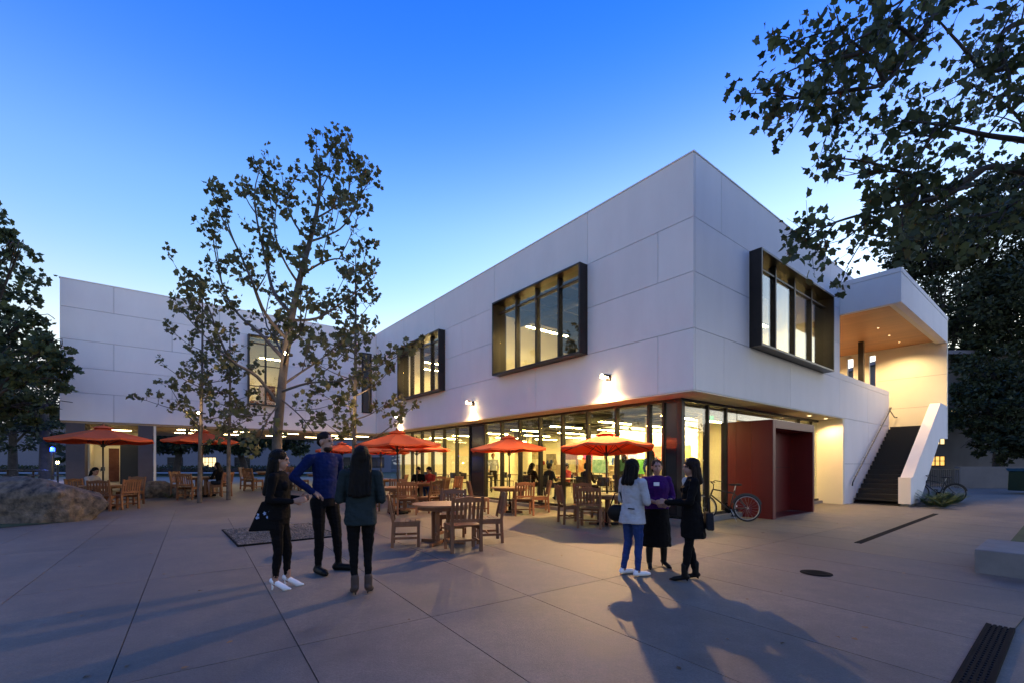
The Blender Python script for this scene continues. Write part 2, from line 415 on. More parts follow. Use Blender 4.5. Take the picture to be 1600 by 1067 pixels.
# concrete slabs of the plaza, each a piece of its own with open joints between
PA = radians(35)
SV, SU = 1.2, 3.35
TILT = Matrix.Rotation(math.atan(0.01), 4, 'X')
slab_mb = MB(); g = 0.0045
slab_mb.box(g, SV - g, g, SU - g, -0.05, 0.0)
slab_me = slab_mb.mesh('slab', M['slab'])
joint_bed = MB()
cnt = 0
for iu in range(-3, 4):
    for iv in range(-12, 16):
        v0 = -0.5 + SV * iv; u0 = 4.1 + SU * iu
        vc = v0 + SV / 2; uc = u0 + SU / 2
        X = vc * cos(PA) - uc * sin(PA); Y = vc * sin(PA) + uc * cos(PA)
        if Y < 1.2 or Y > 15.5 or abs(X) > 1.22 * Y + 1.5: continue
        if X < -6 and Y > 12.6: continue
        rel = Vector((X, Y, 0)) - CORNER
        bv = rel.x * cos(ANG) + rel.y * sin(ANG); bu = -rel.x * sin(ANG) + rel.y * cos(ANG)
        if bv > 1.6 and bu > 1.4: continue
        o = bpy.data.objects.new('slab', slab_me); COL.objects.link(o)
        x0 = v0 * cos(PA) - u0 * sin(PA); y0 = v0 * sin(PA) + u0 * cos(PA)
        o.parent = plaza
        o.matrix_world = Matrix.Translation((x0, y0, 0.01 * y0)) @ TILT @ Matrix.Rotation(PA, 4, 'Z')
        c = [(v0, u0), (v0 + SV, u0), (v0 + SV, u0 + SU), (v0, u0 + SU)]
        pts = [(a * cos(PA) - b * sin(PA), a * sin(PA) + b * cos(PA)) for a, b in c]
        joint_bed.add([(x, y, 0.01 * y - 0.012) for x, y in pts], [(0, 1, 2, 3)])
        cnt += 1
joint_bed.build('joint_bed', M['joint'], plaza)

# path beyond the wing, lawn at the right, planted strip at the left
def patch(name, pts, m, dz, label=None):
    return kind(MB().add([(x, y, gz(x, y) + dz) for x, y in pts], [tuple(range(len(pts)))]).build(name, m), 'structure')
patch('lawn', [(7.5, 7.0), (15.75, 13.55), (22, 11), (22, 2), (12.4, 0.9)], M['grass'], 0.03)
patch('planting_bed', [(-30, 9.6), (-11.6, 9.9), (-10.9, 11.4), (-13.5, 12.6), (-30, 13.2)], M['grass'], 0.012)
patch('asphalt_path', [(-80, 44), (-20, 44), (-20, 50), (-80, 50)], mat('path', (0.25, 0.24, 0.23), 0.8), 0.05)

# ================================================================== BUILDING
B = empty('arts_building', CORNER, ANG, 'two storey white panelled building with glazed ground floor, red portal and outside stair', 'building')
ZS, ZR = 3.13, 8.16
RZ = [3.13, 4.43, 5.63, 6.79, 8.16]
FL = 0.30           # indoor floor level
UEND = 17.47        # where the left front meets the wing
W1 = (3.0, 6.9); W2 = (10.44, 14.26); W3 = (2.58, 7.75)
GAP = 0.006
def panel_left(u0, u1, z0, z1):     # on plane v = 0
    MB().box(0, 0.06, u0 + GAP, u1 - GAP, z0 + GAP, z1 - GAP).build('wall_panel', M['panel'], B)
def panel_right(v0, v1, z0, z1, y=0.0):    # on plane u = y
    MB().box(v0 + GAP, v1 - GAP, y, y + 0.06, z0 + GAP, z1 - GAP).build('wall_panel', M['panel'], B)
rows_left = [[0, .87, 5.05, 9.2, 13.4, UEND], [0, W1[0], None, W1[1], W2[0], None, W2[1], UEND],
             [0, .87, W1[0], None, W1[1], 9.2, W2[0], None, W2[1], UEND], [0, 3.0, 7.15, 11.3, 14.3, UEND]]
rows_right = [[.062, 1.3, 5.1, 9.3, 12.5, 15.6], [.062, W3[0], None, W3[1], 9.3], [.062, W3[0], None, W3[1], 9.3], [.062, 1.18, 5.0, 8.4, 9.3, 13.2, 17.0]]
def run(rows, f, zs):
    for r, row in enumerate(rows):
        i = 0
        while i < len(row) - 1:
            if row[i + 1] is None: i += 2; continue
            f(row[i], row[i + 1], zs[r], zs[r + 1]); i += 1
run(rows_left, panel_left, RZ)
run(rows_right, panel_right, RZ)
panel_right(9.3, 12.5, 4.43, 4.64); panel_right(12.5, 15.6, 4.43, 4.64)
for a, b in ((9.8, 12.6), (12.6, 15.6)):
    panel_right(a, b, 1.55, ZS); panel_right(a, b, -0.1, 1.55)
# wing front (plane u = UEND), five rows
ZW = [3.10, 4.13, 5.04, 6.02, 7.16, 8.16]
W4 = (-5.77, -4.39); W5 = (-0.75, -0.25)
rows_wing = [[-11.6, -10.15, -6.8, -3.4, 0], [-11.6, -8.4, W4[0], None, W4[1], W5[0], None, W5[1], 0], [-11.6, -10.15, W4[0], None, W4[1], W5[0], None, W5[1], 0],
             [-11.6, -8.4, W4[0], None, W4[1], W5[0], None, W5[1], 0], [-11.6, -10.15, -6.8, -3.4, 0]]
run(rows_wing, lambda a, b, c, d: panel_right(a, b, c, d, UEND), ZW)

# structural shell behind the panels
sh = MB()
def wall_u(x0, x1, u0, u1, z0, z1): sh.box(x0, x1, u0, u1, z0, z1)
for a, b in ((0.062, W1[0]), (W1[1], W2[0]), (W2[1], UEND)):
    sh.box(0.062, 0.26, a, b, RZ[1], RZ[3])
sh.box(0.062, 0.26, 0.062, UEND, ZS + .002, RZ[1]); sh.box(0.062, 0.26, 0.062, UEND, RZ[3], ZR - .01)
for a, b in ((0.26, W3[0]), (W3[1], 9.3)):
    sh.box(a, b, 0.062, 0.26, RZ[1], RZ[3])
sh.box(0.26, 15.59, 0.062, 0.26, ZS + .002, RZ[1]); sh.box(0.26, 17.0, 0.062, 0.26, RZ[3], ZR - .01)
sh.box(9.3, 15.59, 0.062, 0.26, RZ[1], 4.635)
sh.box(9.805, 15.59, 0.062, 0.26, -0.1, ZS)
for a, b in ((-11.59, W4[0]), (W4[1], W5[0]), (W5[1], 0.06)):
    sh.box(a, b, UEND + .062, UEND + .25, ZW[1], ZW[4])
sh.box(-11.59, 0.06, UEND + .062, UEND + .25, 3.102, ZW[1]); sh.box(-11.59, 0.06, UEND + .062, UEND + .25, ZW[4], ZR - .01)
sh.build('wall_core', M['backing'], B)
rf = MB(); rf.box(0.26, 17, 0.26, 25, 7.95, 8.05); rf.box(-11.5, 0.26, UEND + .25, 25, 7.95, 8.05)
rf.build('roof', M['dark_ceiling'], B)
cp = MB()
cp.box(-0.012, 0.28, -0.012, UEND - .02, ZR, ZR + 0.03); cp.box(0.28, 17.0, -0.012, 0.28, ZR, ZR + 0.03)
cp.box(-11.62, -0.012, UEND - 0.012, UEND + 0.28, ZR, ZR + 0.03)
cp.build('coping', M['panel'], B)
bw = MB(); bw.box(17.0, 17.15, 4.2, 25, 3.1, 8.1); bw.box(-11.6, 17, 25, 25.15, 3.1, 8.1); bw.box(-11.6, -11.45, UEND + .25, 25, 3.1, 8.1)
bw.box(9.31, 9.5, 0.26, 4.2, 3.7, 7.95); bw.box(9.5, 17, 4.05, 4.2, 3.0, 7.95)
bw.build('rear_wall', M['panel'], B)
# floor of the upper storey, with the ceiling of the ground floor below it
fs_ = MB(); fs_.box(0.262, 9.5, 0.262, 25, 3.62, 3.70); fs_.box(-11.45, 0.262, UEND + .26, 25, 3.30, 3.40); fs_.build('upper_floor', M['floor'], B)
cl = MB(); cl.box(0.86, 9.8, 0.86, 17.4, 3.54, 3.60); cl.build('ground_floor_ceiling', M['dark_ceiling'], B)
R_ = 0.75
so = MB()
so.box(0.003, R_ + 0.1, 0.003, UEND - .01, ZS - 0.03, ZS - 0.002); so.box(R_ + 0.1, 9.8, 0.003, R_ + 0.1, ZS - 0.03, ZS - 0.002)
so.build('soffit', M['cream'], B)
dn = MB(); dn.box(R_ + 0.02, R_ + 0.12, R_ + 0.02, 17.4, ZS, 3.6); dn.box(R_ + 0.12, 9.8, R_ + 0.02, R_ + 0.12, ZS, 3.6); dn.build('downstand', M['black'], B)
fl = MB(); fl.box(R_ - 0.03, 17, R_ - 0.03, 17.6, -0.2, FL); fl.build('ground_floor', M['floor'], B)
cb = MB(); cb.box(R_ - 0.15, R_ - 0.032, R_ - 0.15, 17.4, -0.1, FL - 0.05); cb.box(R_ - 0.032, 9.79, R_ - 0.15, R_ - 0.032, -0.1, FL - 0.05)
cb.build('kerb', M['concrete'], B, bevel=0.01)
# interior walls of the ground floor room
iw = MB(); iw.box(9.6, 9.79, R_ + 0.3, 17.4, FL, 3.54); iw.box(R_ + .5, 9.6, 17.25, 17.4, FL, 3.54)
iw.box(6.5, 9.6, 3.4, 3.55, FL, 3.54); iw.box(4.4, 6.0, 13.6, 13.75, FL, 3.2)
iw.build('interior_wall', M['cream'], B)
rv = MB(); rv.box(9.62, 9.80, 0.0, 1.05, -0.1, ZS - .032); rv.build('reveal', M['cream'], B)
# pipes and ducts under the ceiling
dc = MB()
for u in (2.3, 6.5, 10.8, 15.0):
    dc.tube([(1.2, u, 3.27), (9.4, u, 3.27)], 0.17, 12)
for v in (2.4, 5.2, 7.6):
    dc.box(v, v + 0.35, 1.0, 17.2, 3.38, 3.52)
dc.build('duct', M['duct'], B, smooth=False)
pp = MB()
for u in [1.2 + 1.35 * i for i in range(12)]:
    pp.tube([(1.0, u, 3.12), (9.4, u, 3.12)], 0.025, 6)
for v in (1.5, 3.4, 6.6): pp.tube([(v, 1.0, 3.2), (v, 17.2, 3.2)], 0.02, 6)
pp.build('pipe', M['black'], B)

# glazed ground floor: mullions, panes, rails
cw = MB()
cw.box(R_ - 0.03, R_ + 0.05, R_ - 0.03, 17.4, FL - 0.05, FL + 0.02); cw.box(R_ - 0.03, R_ + 0.05, R_ - 0.03, 17.4, ZS - 0.10, ZS - 0.032)
cw.box(R_ + 0.05, 9.6, R_ - 0.03, R_ + 0.05, FL - 0.05, FL + 0.02); cw.box(R_ + 0.05, 9.6, R_ - 0.03, R_ + 0.05, ZS - 0.10, ZS - 0.032)
cw.box(R_ - 0.06, R_ + 0.07, R_ - 0.06, R_ + 0.07, FL + 0.02, ZS - 0.10)
CW = cw.build('curtain_wall', M['black'], B)
mull = MB().box(-0.05, 0.10, -0.034, 0.034, 0, ZS - 0.10 - FL - 0.02).mesh('mullion', M['bronze'])
us = [0.75, 1.2] + [1.62 + 1.02 * k for k in range(15)] + [17.4]
def pane_l(u0, u1):
    MB().box(R_ + 0.01, R_ + 0.022, u0, u1, FL + 0.02, ZS - 0.10).build('pane', M['glass'], CW)
for a, b in zip(us[:-1], us[1:]):
    if abs(a - 8.76) < 0.1 or a < 1.0: continue
    pane_l(a + 0.045, b - 0.045)
for u in us[1:-1]:
    o = place('mullion', mull, CW); o.location = (R_, u, FL + 0.02)
MB().box(R_ + 0.0, R_ + 0.03, 8.82, 9.75, FL + 0.02, ZS - 0.10).build('spandrel', M['dark_pane'], CW)
MB().box(R_ + 0.0, R_ + 0.03, 0.83, 1.15, FL + 0.02, ZS - 0.10).build('spandrel', M['dark_pane'], CW)
vs_ = [0.82, 1.98, 2.92, 3.56]
for a, b in zip(vs_[:-1], vs_[1:]):
    MB().box(a + 0.03, b - 0.03, R_ + 0.01, R_ + 0.022, FL + 0.02, ZS - 0.10).build('pane', M['glass'], CW)
for a, b in ((6.5, 7.9), (7.9, 9.0), (9.0, 9.6)):
    MB().box(a + 0.03, b - 0.03, R_ + 0.01, R_ + 0.022, FL + 0.02, ZS - 0.10).build('pane', M['glass'], CW)
MB().box(3.58, 6.48, R_ + 0.01, R_ + 0.022, 2.75, ZS - 0.10).build('pane', M['glass'], CW)
for v in (1.98, 2.92, 7.9, 9.0):
    MB().box(v - 0.03, v + 0.03, R_ - 0.03, R_ + 0.12, FL + 0.02, ZS - 0.10).build('mullion', M['bronze'], CW)
# green exit light seen behind the corner glass
ex = MB(); ex.box(2.72, 2.80, 1.02, 1.22, 2.72, 2.84); ex.build('exit_sign', mat('exit_green', (0.02, 0.2, 0.08), 0.5, emit=(0.02, 0.5, 0.16), estr=1.3), B)

# red entrance portal
PV0, PV1, PU = 3.53, 6.42, -0.17
PT = 2.70
pt = MB()
pt.box(PV0, PV0 + 0.16, PU, R_ + 0.3, 0, PT); pt.box(PV1 - 0.12, PV1, PU, R_ + 0.3, 0, PT)
pt.box(PV0 + 0.16, PV1 - 0.12, PU, R_ + 0.3, PT - 0.22, PT)
PORT = pt.build('portal', M['red'], B, bevel=0.006)
for z0, z1 in ((0.0, 1.42), (1.425, PT - 0.005)):
    for u0, u1 in ((PU + 0.01, 0.36), (0.365, R_)):
        MB().box(PV0 - 0.012, PV0 - 0.001, u0, u1, z0 + 0.004, z1).build('cladding_panel', M['red'], PORT)
for v0, v1 in ((PV0 + 0.17, 4.95), (4.97, PV1 - 0.13)):
    d = MB().box(v0, v1, 0.42, 0.47, 0.14, PT - 0.23).build('door', M['red_dark'], PORT, bevel=0.004)
    MB().box(v0 + 0.03, v1 - 0.03, 0.412, 0.42, 1.44, 1.455).build('door_rail', M['black'], PORT)
MB().tube([(4.86, 0.37, 0.95), (4.86, 0.37, 1.45)], 0.014, 8).build('door_handle', M['alu'], PORT)
MB().box(PV0 + 0.16, PV1 - 0.12, PU + .05, 0.6, 0, 0.135).build('threshold', M['red_dark'], PORT)

# projecting windows
def window(axis, a0, a1, z0, z1, plane, npane, transom=True, prj=0.29):
    """axis 'L': on v = plane, running along u; 'R': on u = plane, running along v"""
    def bx(mb, d0, d1, s0, s1, c0, c1):
        if axis == 'L': mb.box(plane + d0, plane + d1, s0, s1, c0, c1)
        else: mb.box(s0, s1, plane + d0, plane + d1, c0, c1)
    t = 0.05
    f = MB()
    bx(f, -prj, 0.27, a0 + .001, a0 + t, z0 + .001, z1 - .001); bx(f, -prj, 0.27, a1 - t, a1 - .001, z0 + .001, z1 - .001)
    bx(f, -prj, 0.27, a0 + t, a1 - t, z0 + .001, z0 + t); bx(f, -prj, 0.27, a0 + t, a1 - t, z1 - t, z1 - .001)
    w = f.build('window', M['bronze'], B)
    step = (a1 - a0 - 2 * t) / npane
    zt = z1 - t - 0.28 if transom else z1 - t
    for i in range(npane):
        s0 = a0 + t + i * step; s1 = s0 + step
        if i:
            m = MB(); bx(m, -0.10, 0.08, s0 - 0.03, s0 + 0.03, z0 + t, z1 - t); m.build('mullion', M['bronze'], w)
        p = MB(); bx(p, -0.03, -0.018, s0 + 0.031, s1 - 0.031, z0 + t, zt - 0.02); p.build('pane', M['wglass'], w)
        if transom:
            m = MB(); bx(m, -0.08, 0.06, s0 + 0.031, s1 - 0.031, zt - 0.02, zt + 0.02); m.build('transom', M['bronze'], w)
            p = MB(); bx(p, -0.03, -0.018, s0 + 0.031, s1 - 0.031, zt + 0.02, z1 - t); p.build('pane', M['wglass'], w)
    return w
window('L', *W1, RZ[1], RZ[3], 0.0, 4)
window('L', *W2, RZ[1], RZ[3], 0.0, 4)
window('R', *W3, RZ[1], RZ[3], 0.0, 4)
w4 = window('R', *W4, ZW[1], ZW[4], UEND, 2, prj=0.2)
for z in (4.95, 5.85): MB().box(W4[0] + .05, W4[1] - .05, UEND - .07, UEND - .035, z, z + .035).build('transom', M['bronze'], w4)
window('R', *W5, ZW[1], ZW[4], UEND, 1, False, prj=0.05)
# rooms behind the upper windows
up = MB()
up.box(0.30, 9.3, 17.0, 17.15, 3.7, 7.95); up.box(8.6, 8.75, 0.3, 17.0, 3.7, 7.95); up.box(0.3, 5.0, 9.0, 9.15, 3.7, 7.95); up.box(3.2, 3.35, 10.2, 17.0, 3.7, 7.95); up.box(0.5, 8.6, 3.4, 3.55, 3.7, 7.0)
up.box(-11.4, 0.0, 21.6, 21.75, 3.4, 7.95)
up.build('upper_partition', M['cream'], B)
jo = MB()
for u in [0.8 + 0.9 * i for i in range(18)]: jo.box(0.3, 8.6, u, u + 0.12, 7.35, 7.94)
for v in (2.5, 5.5): jo.tube([(v, 0.4, 7.15), (v, 16.9, 7.15)], 0.16, 12)
jo.build('roof_joist', M['dark_ceiling'], B)

# ---- stair, porch
PB = 1.61; V1, V2 = 9.3, 17.0; ZP0, ZP1 = 6.59, 7.52
ph = MB()
ph.box(V1, V1 + 0.2, -PB, -0.002, ZP0, ZP1); ph.box(V1 + 0.2, V2, -PB, -PB + 0.2, ZP0, ZP1)
PH = ph.build('porch', M['panel'], B)
pc = MB(); pc.box(V1 - 0.01, V2 + 0.19, -PB - 0.01, -0.003, ZP1 + 0.01, ZP1 + 0.16); pc.build('roof_edge', M['panel'], PH)
pl = (V2 - V1 - 0.4) / 40
plank = MB().box(0.002, pl - 0.002, 0, PB + 4.0, 0, 0.02).mesh('plank', M['soffit_wood'])
for i in range(40):
    o = place('plank', plank, PH); o.location = (V1 + 0.4 + i * pl - 0.1, -PB + 0.35, ZP0 + 0.1)
MB().box(V1 + 0.2, V2, -PB + 0.2, -PB + 0.35, ZP0 + 0.02, ZP0 + 0.06).build('soffit_trim', M['cream'], PH)
MB().box(V1 + .2, V2, -PB + .2, 4.04, ZP0 + 0.14, ZP0 + 0.24).build('porch_deck', M['backing'], PH)
ew = MB()
z0 = 2.62
for a, b in ((-PB, 0.78), (1.02, 1.62), (1.86, 4.04)): ew.box(V2, V2 + 0.18, a, b, z0, ZP1)
for a, b in ((0.78, 1.02), (1.62, 1.86)): ew.box(V2, V2 + 0.18, a, b, z0, 3.2); ew.box(V2, V2 + 0.18, a, b, ZP0 - 0.05, ZP1)
ew.build('end_wall', M['cream'], PH)
ct = MB()
for z in (4.0, 5.3): ct.box(V2 - 0.004, V2 - 0.001, -PB + .01, 0.75, z, z + 0.012)
ct.build('control_joint', M['tan'], PH)
MB().box(14.4, 14.58, 0.6, 0.78, 3.0, ZP0 + 0.1).build('column', M['bronze'], PH)
# stair flight
g0 = gz(*W(10.7, -0.7).xy) ; RUN = 4.9; NST = 17; ZL = 3.0
rise = (ZL - g0) / NST; go = RUN / NST
ST = MB().prism([(10.72, -1.27, g0 - 0.1), (10.72 + RUN, -1.27, ZL - 0.34), (10.72 + RUN, -1.27, ZL - 0.16), (10.72, -1.27, g0 + 0.02)], (0, 1.25, 0)).build('stair', M['tread'], B)
for i in range(NST):
    x = 10.7 + i * go; z = g0 + (i + 1) * rise
    t = MB(); t.box(x, x + go + 0.02, -1.265, -0.03, z - 0.05, z); t.box(x + go - 0.005, x + go + 0.01, -1.265, -0.03, z, z + rise - 0.05); t.build('tread', M['tread'], ST)
MB().box(15.6, V2, -1.27, 4.0, ZL - 0.2, ZL).build('landing', M['black'], ST)
MB().box(9.6, 15.6, 0.3, 4.0, 3.5, 3.69).build('deck', M['tan'], ST)
sl = (3.98 - 1.10) / (15.6 - 10.55)
pr = MB().prism([(10.55, -PB, g0 + 0.06), (11.9, -PB, g0 + 0.06), (15.5, -PB, 2.55), (V2 + .17, -PB, 2.6), (V2 + .17, -PB, 3.95), (15.6, -PB, 3.98), (10.85, -PB, 1.10), (10.55, -PB, 1.10)], (0, 0.32, 0)).build('parapet', M['panel'], ST)
MB().box(10.62, 11.5, -PB + .05, -PB + 0.27, -0.1, g0 + 0.06).build('plinth', M['backing'], ST)
hr = MB(); r0 = (10.35, -0.09, g0 + 0.72); 
hr.tube([(10.3, -0.09, g0 + 0.62), (10.36, -0.09, g0 + 0.74), (10.6, -0.09, g0 + 0.90), (15.55, -0.09, g0 + 0.90 + 4.95 * (ZL - g0) / RUN), (15.75, 0.05, ZL + 0.93), (16.8, 0.05, ZL + 0.6), (16.95, 0.0, ZL + 0.62)], 0.022, 8)
for i in range(5):
    x = 10.8 + i * 1.15; z = g0 + 0.90 + (x - 10.6) * (ZL - g0) / RUN
    hr.tube([(x, -0.09, z), (x, -0.05, z - 0.06), (x, 0.0, z - 0.06)], 0.009, 6)
hr.build('handrail', M['black'], ST, smooth=True)

# ---- passage below the wing
wf = MB(); wf.box(-11.58, 0.6, UEND + 0.06, 24.9, 3.03, 3.098); wf.build('wing_soffit', M['tan'], B)
for v0, v1 in ((-11.45, -10.95), (-9.45, -9.0)):
    MB().box(v0, v1, UEND + 0.05, UEND + 1.1, 0, 3.03).build('pier', M['pier'], B)
al = MB(); al.box(-10.95, -9.45, 20.2, 20.35, 0, 3.03); al.box(-11.0, -10.9, UEND + 1.1, 20.2, 0, 3.03); al.build('alcove_wall', M['cream'], B)
MB().box(-10.05, -9.46, 19.2, 19.3, 0.3, 2.35).build('alcove_door', M['black'], B)
MB().box(-10.45, -10.12, 20.17, 20.198, 0.8, 2.2).build('notice_panel', M['cloth_brown'], B)
MB().box(-8.98, -8.9, UEND + 0.05, 21.0, 0, 3.03).build('passage_wall', M['cream'], B)

# ================================================================== LAMPS
def area_strip(name, p, q, w, matl, label, group, cat='ceiling light'):
    p = Vector(p); q = Vector(q)
    t = empty(name, (p + q) / 2, 0, label, cat, group)
    mid = (p + q) / 2
    MB().bar(p - mid + Vector((0, 0, .035)), q - mid + Vector((0, 0, .035)), w + 0.03, 0.05).build('housing', M['black'], t)
    MB().bar(p - mid, q - mid, w, 0.018).build('diffuser', matl, t)
    return t
for i, u in enumerate((2.0, 4.2, 6.4, 8.6, 10.8, 13.0, 15.2)):
    for v in (1.9, 4.4, 7.0):
        area_strip('linear_light', W(v, u, 2.86), W(v + 1.5, u, 2.86), 0.11, M['strip'], 'slim warm strip light hung below the dark ceiling of the glazed hall', 'strip lights in the ground floor hall')
for v, u in ((3.2, 1.8), (6.0, 1.8), (0.9, 11.4), (0.9, 14.2), (1.3, 7.0), (4.6, 10.2), (1.3, 4.4), (2.0, 13.0), (5.0, 13.0), (4.8, 4.6), (1.6, 15.6), (6.0, 7.0)):
    area_strip('linear_light', W(v, u, 6.35), W(v + 2.0, u, 6.35), 0.11, M['strip_up'], 'warm strip light glowing behind the upper floor windows', 'strip lights on the upper floor')
for v in (-8.0, -5.0):
    area_strip('linear_light', W(v, 19.3, 6.6), W(v + 1.4, 19.3, 6.6), 0.11, M['strip_up'], 'warm strip light in the room behind the tall window of the wing', 'strip lights in the wing')
for v in (-8.2, -6.3, -4.4, -2.5, -0.9):
    for u in (18.7, 21.2):
        area_strip('soffit_light', W(v, u, 3.0), W(v + 0.95, u, 3.0), 0.10, M['strip_out'], 'bright strip light set under the tan ceiling of the open passage', 'strip lights in the passage')
area_strip('soffit_light', W(-10.5, 19.0, 2.9), W(-9.7, 19.0, 2.9), 0.14, M['strip_out'], 'short bright strip light in the recess between the two grey piers', 'ceiling light')

def spot(name, loc, direction, power, angle, blend, parent, color=(1, 0.61, 0.28), radius=0.05):
    d = bpy.data.lights.new(name, 'SPOT'); d.energy = power; d.spot_size = radians(angle); d.spot_blend = blend; d.color = color; d.shadow_soft_size = radius
    o = bpy.data.objects.new(name, d); COL.objects.link(o); o.parent = parent
    o.location = loc; o.rotation_euler = Vector(direction).to_track_quat('-Z', 'Y').to_euler()
    return o
def point(name, loc, power, parent, color=(1, 0.68, 0.36), radius=0.05):
    d = bpy.data.lights.new(name, 'POINT'); d.energy = power; d.color = color; d.shadow_soft_size = radius
    o = bpy.data.objects.new(name, d); COL.objects.link(o); o.parent = parent; o.location = loc
    return o
wl = ('wall lamp above the yellow topped umbrella, brightest of the row', 'middle wall lamp of the row along the white front', 'wall lamp of the row nearest the inner corner by the trees')
for (u, pw), lb in zip(((2.27, 2000), (8.43, 1100), (14.5, 550)), wl):
    t = empty('wall_lamp', W(0, u, 3.71), ANG, lb, 'wall lamp', 'wall lamps over the glazed front')
    MB().box(-0.05, 0.0, -0.06, 0.06, -0.07, 0.07).build('back_plate', M['bronze'], t)
    MB().tube([(-0.04, 0, 0.02), (-0.14, 0, 0.03)], 0.018, 8).build('arm', M['bronze'], t)
    hd = MB(); hd.box(-0.27, -0.12, -0.085, 0.085, 0.0, 0.06); hd.build('lamp_head', M['bronze'], t, bevel=0.01)
    MB().box(-0.26, -0.13, -0.07, 0.07, -0.02, -0.001).build('lens', M['lens'], t)
    MB().tube([(-0.268, 0, 0.03), (-0.30, 0, 0.022)], [0.03, 0.026], 12).build('front_lens', M['lens'], t)
    spot('lamp_light', (-0.20, 0, -0.04), (-0.62, 0, -0.78), pw, 152, 0.8, t, radius=0.06)
    spot('wall_wash', (-0.16, 0, -0.03), (0.42, 0, -1), pw * 0.16 + 80, 70, 0.8, t, (1, 0.52, 0.18), 0.02)
# downlights
M['dl'] = mat('downlight_lens', (0.9, 0.8, 0.6), 0.4, emit=(1, 0.75, 0.42), estr=5)
for i, (v, u) in enumerate(((12.6, -0.3), (14.2, -0.3), (15.8, -0.3), (12.4, 1.8), (15.4, 1.8))):
    t = empty('downlight', W(v, u, ZP0 + 0.098), ANG, 'small round downlight in the timber ceiling of the stair porch', 'downlight', 'downlights in the porch ceiling')
    MB().lathe([(0.032, -0.006), (0.032, 0.0)], 14).build('lens', M['dl'], t)
    spot('lamp_light', (0, 0, -0.03), (0, 0, -1), 300, 150, 0.5, t, (1, 0.70, 0.36))
for i, v in enumerate((7.6, 9.1)):
    t = empty('downlight', W(v, 0.35, ZS - 0.032), ANG, ('downlight in the soffit beside the red portal', 'downlight in the soffit next to the stair wall')[i], 'downlight')
    MB().lathe([(0.05, -0.006), (0.05, 0.0)], 14).build('lens', M['dl'], t)
    spot('lamp_light', (0, 0, -0.03), (0, -0.15, -1), 150, 150, 0.5, t)

# spots added to brighten the back wall of the hall
for i, u in enumerate((5.4, 7.2, 9.0, 10.8)):
    t = empty('fill_spot', W(7.4, u, 3.05), ANG, 'small black spotlight added to brighten the back wall of the hall', 'spotlight', 'added spots in the hall')
    MB().tube([(0, 0, 0.45), (0, 0, 0.05)], 0.01, 6).build('stem', M['black'], t)
    MB().tube([(-0.07, 0, 0.04), (0.07, 0, -0.03)], 0.05, 10).build('spot_body', M['black'], t)
    spot('lamp_light', (0.10, 0, -0.05), (1, 0, -0.42), 1200, 110, 0.6, t, (1, 0.74, 0.34), 0.04)

rnd = random.Random(31)
for i in range(9):
    u = 4.2 + i * 1.42; w = rnd.uniform(0.5, 1.0); z = rnd.uniform(1.55, 1.9)
    MB().box(9.57, 9.598, u, u + w, z, z + rnd.uniform(0.5, 0.9)).build('wall_print', mat('print_%d' % i, (rnd.uniform(.05, .5), rnd.uniform(.05, .4), rnd.uniform(.04, .3)), 0.7, var=0.5, vscale=4), B)
for u in (3.9, 12.9): MB().box(9.55, 9.599, u - 0.5, u + 0.4, FL, 2.4).build('inner_door', M['cloth_brown'], B)
for u in (2.8, 5.0, 11.9, 15.9): MB().tube([(5.6, u, FL), (5.6, u, 3.54)], 0.14, 14).build('inner_column', M['cream'], B, smooth=True)
for v, u, h in ((-6.6, 21.1, 5.3), (-5.2, 20.4, 4.7), (-4.7, 21.1, 5.6)):
    MB().box(v, v + 0.7, u, u + 0.4, 3.4, h).build('upper_cabinet', M['cloth_brown'], B)

# ================================================================== FURNITURE
def make_chair():
    t = empty('wooden_chair')
    w = 0.25; d = 0.24
    for sx in (-1, 1):
        MB().box(sx * w - 0.024, sx * w + 0.024, d - 0.048, d, 0, 0.43).build('leg', M['wood'], t)
        b = MB(); x = sx * w
        b.prism([(x - 0.024, -d - 0.02, 0), (x - 0.024, -d + 0.03, 0), (x - 0.024, -d + 0.05, 0.44), (x - 0.024, -d - 0.055, 0.93), (x - 0.024, -d - 0.095, 0.93), (x - 0.024, -d, 0.44)], (0.048, 0, 0))
        b.build('leg', M['wood'], t)
        MB().box(sx * w - 0.012, sx * w + 0.012, -d + 0.03, d - 0.05, 0.14, 0.18).build('stretcher', M['wood'], t)
        MB().box(sx * w - 0.014, sx * w + 0.014, -d + 0.04, d - 0.05, 0.36, 0.43).build('seat_rail', M['wood'], t)
    MB().box(-w + 0.024, w - 0.024, -0.012, 0.012, 0.14, 0.175).build('stretcher', M['wood'], t)
    MB().box(-w + 0.024, w - 0.024, d - 0.04, d - 0.012, 0.36, 0.43).build('seat_rail', M['wood'], t)
    for i in range(5):
        y = -d + 0.045 + i * 0.09
        MB().box(-w - 0.02, w + 0.02, y, y + 0.082, 0.432, 0.452).build('seat_slat', M['wood'], t)
    def yb(z): return -d + 0.005 - (z - 0.44) * 0.175
    tr = MB(); tr.prism([(-w + 0.024, yb(0.84) - 0.015, 0.835), (w - 0.024, yb(0.84) - 0.015, 0.835), (w - 0.024, yb(0.92) - 0.015, 0.90), (0, yb(0.93) - 0.015, 0.935), (-w + 0.024, yb(0.92) - 0.015, 0.90)], (0, 0.03, 0.004)); tr.build('top_rail', M['wood'], t)
    MB().bar((-w + 0.024, yb(0.53), 0.53), (w - 0.024, yb(0.53), 0.53), 0.026, 0.05).build('lower_rail', M['wood'], t)
    for i in range(6):
        x = -w + 0.07 + i * (2 * w - 0.14) / 5
        MB().bar((x, yb(0.55), 0.55), (x, yb(0.84), 0.84), 0.042, 0.014, up=(0, 1, 0)).build('back_slat', M['wood'], t)
    return t
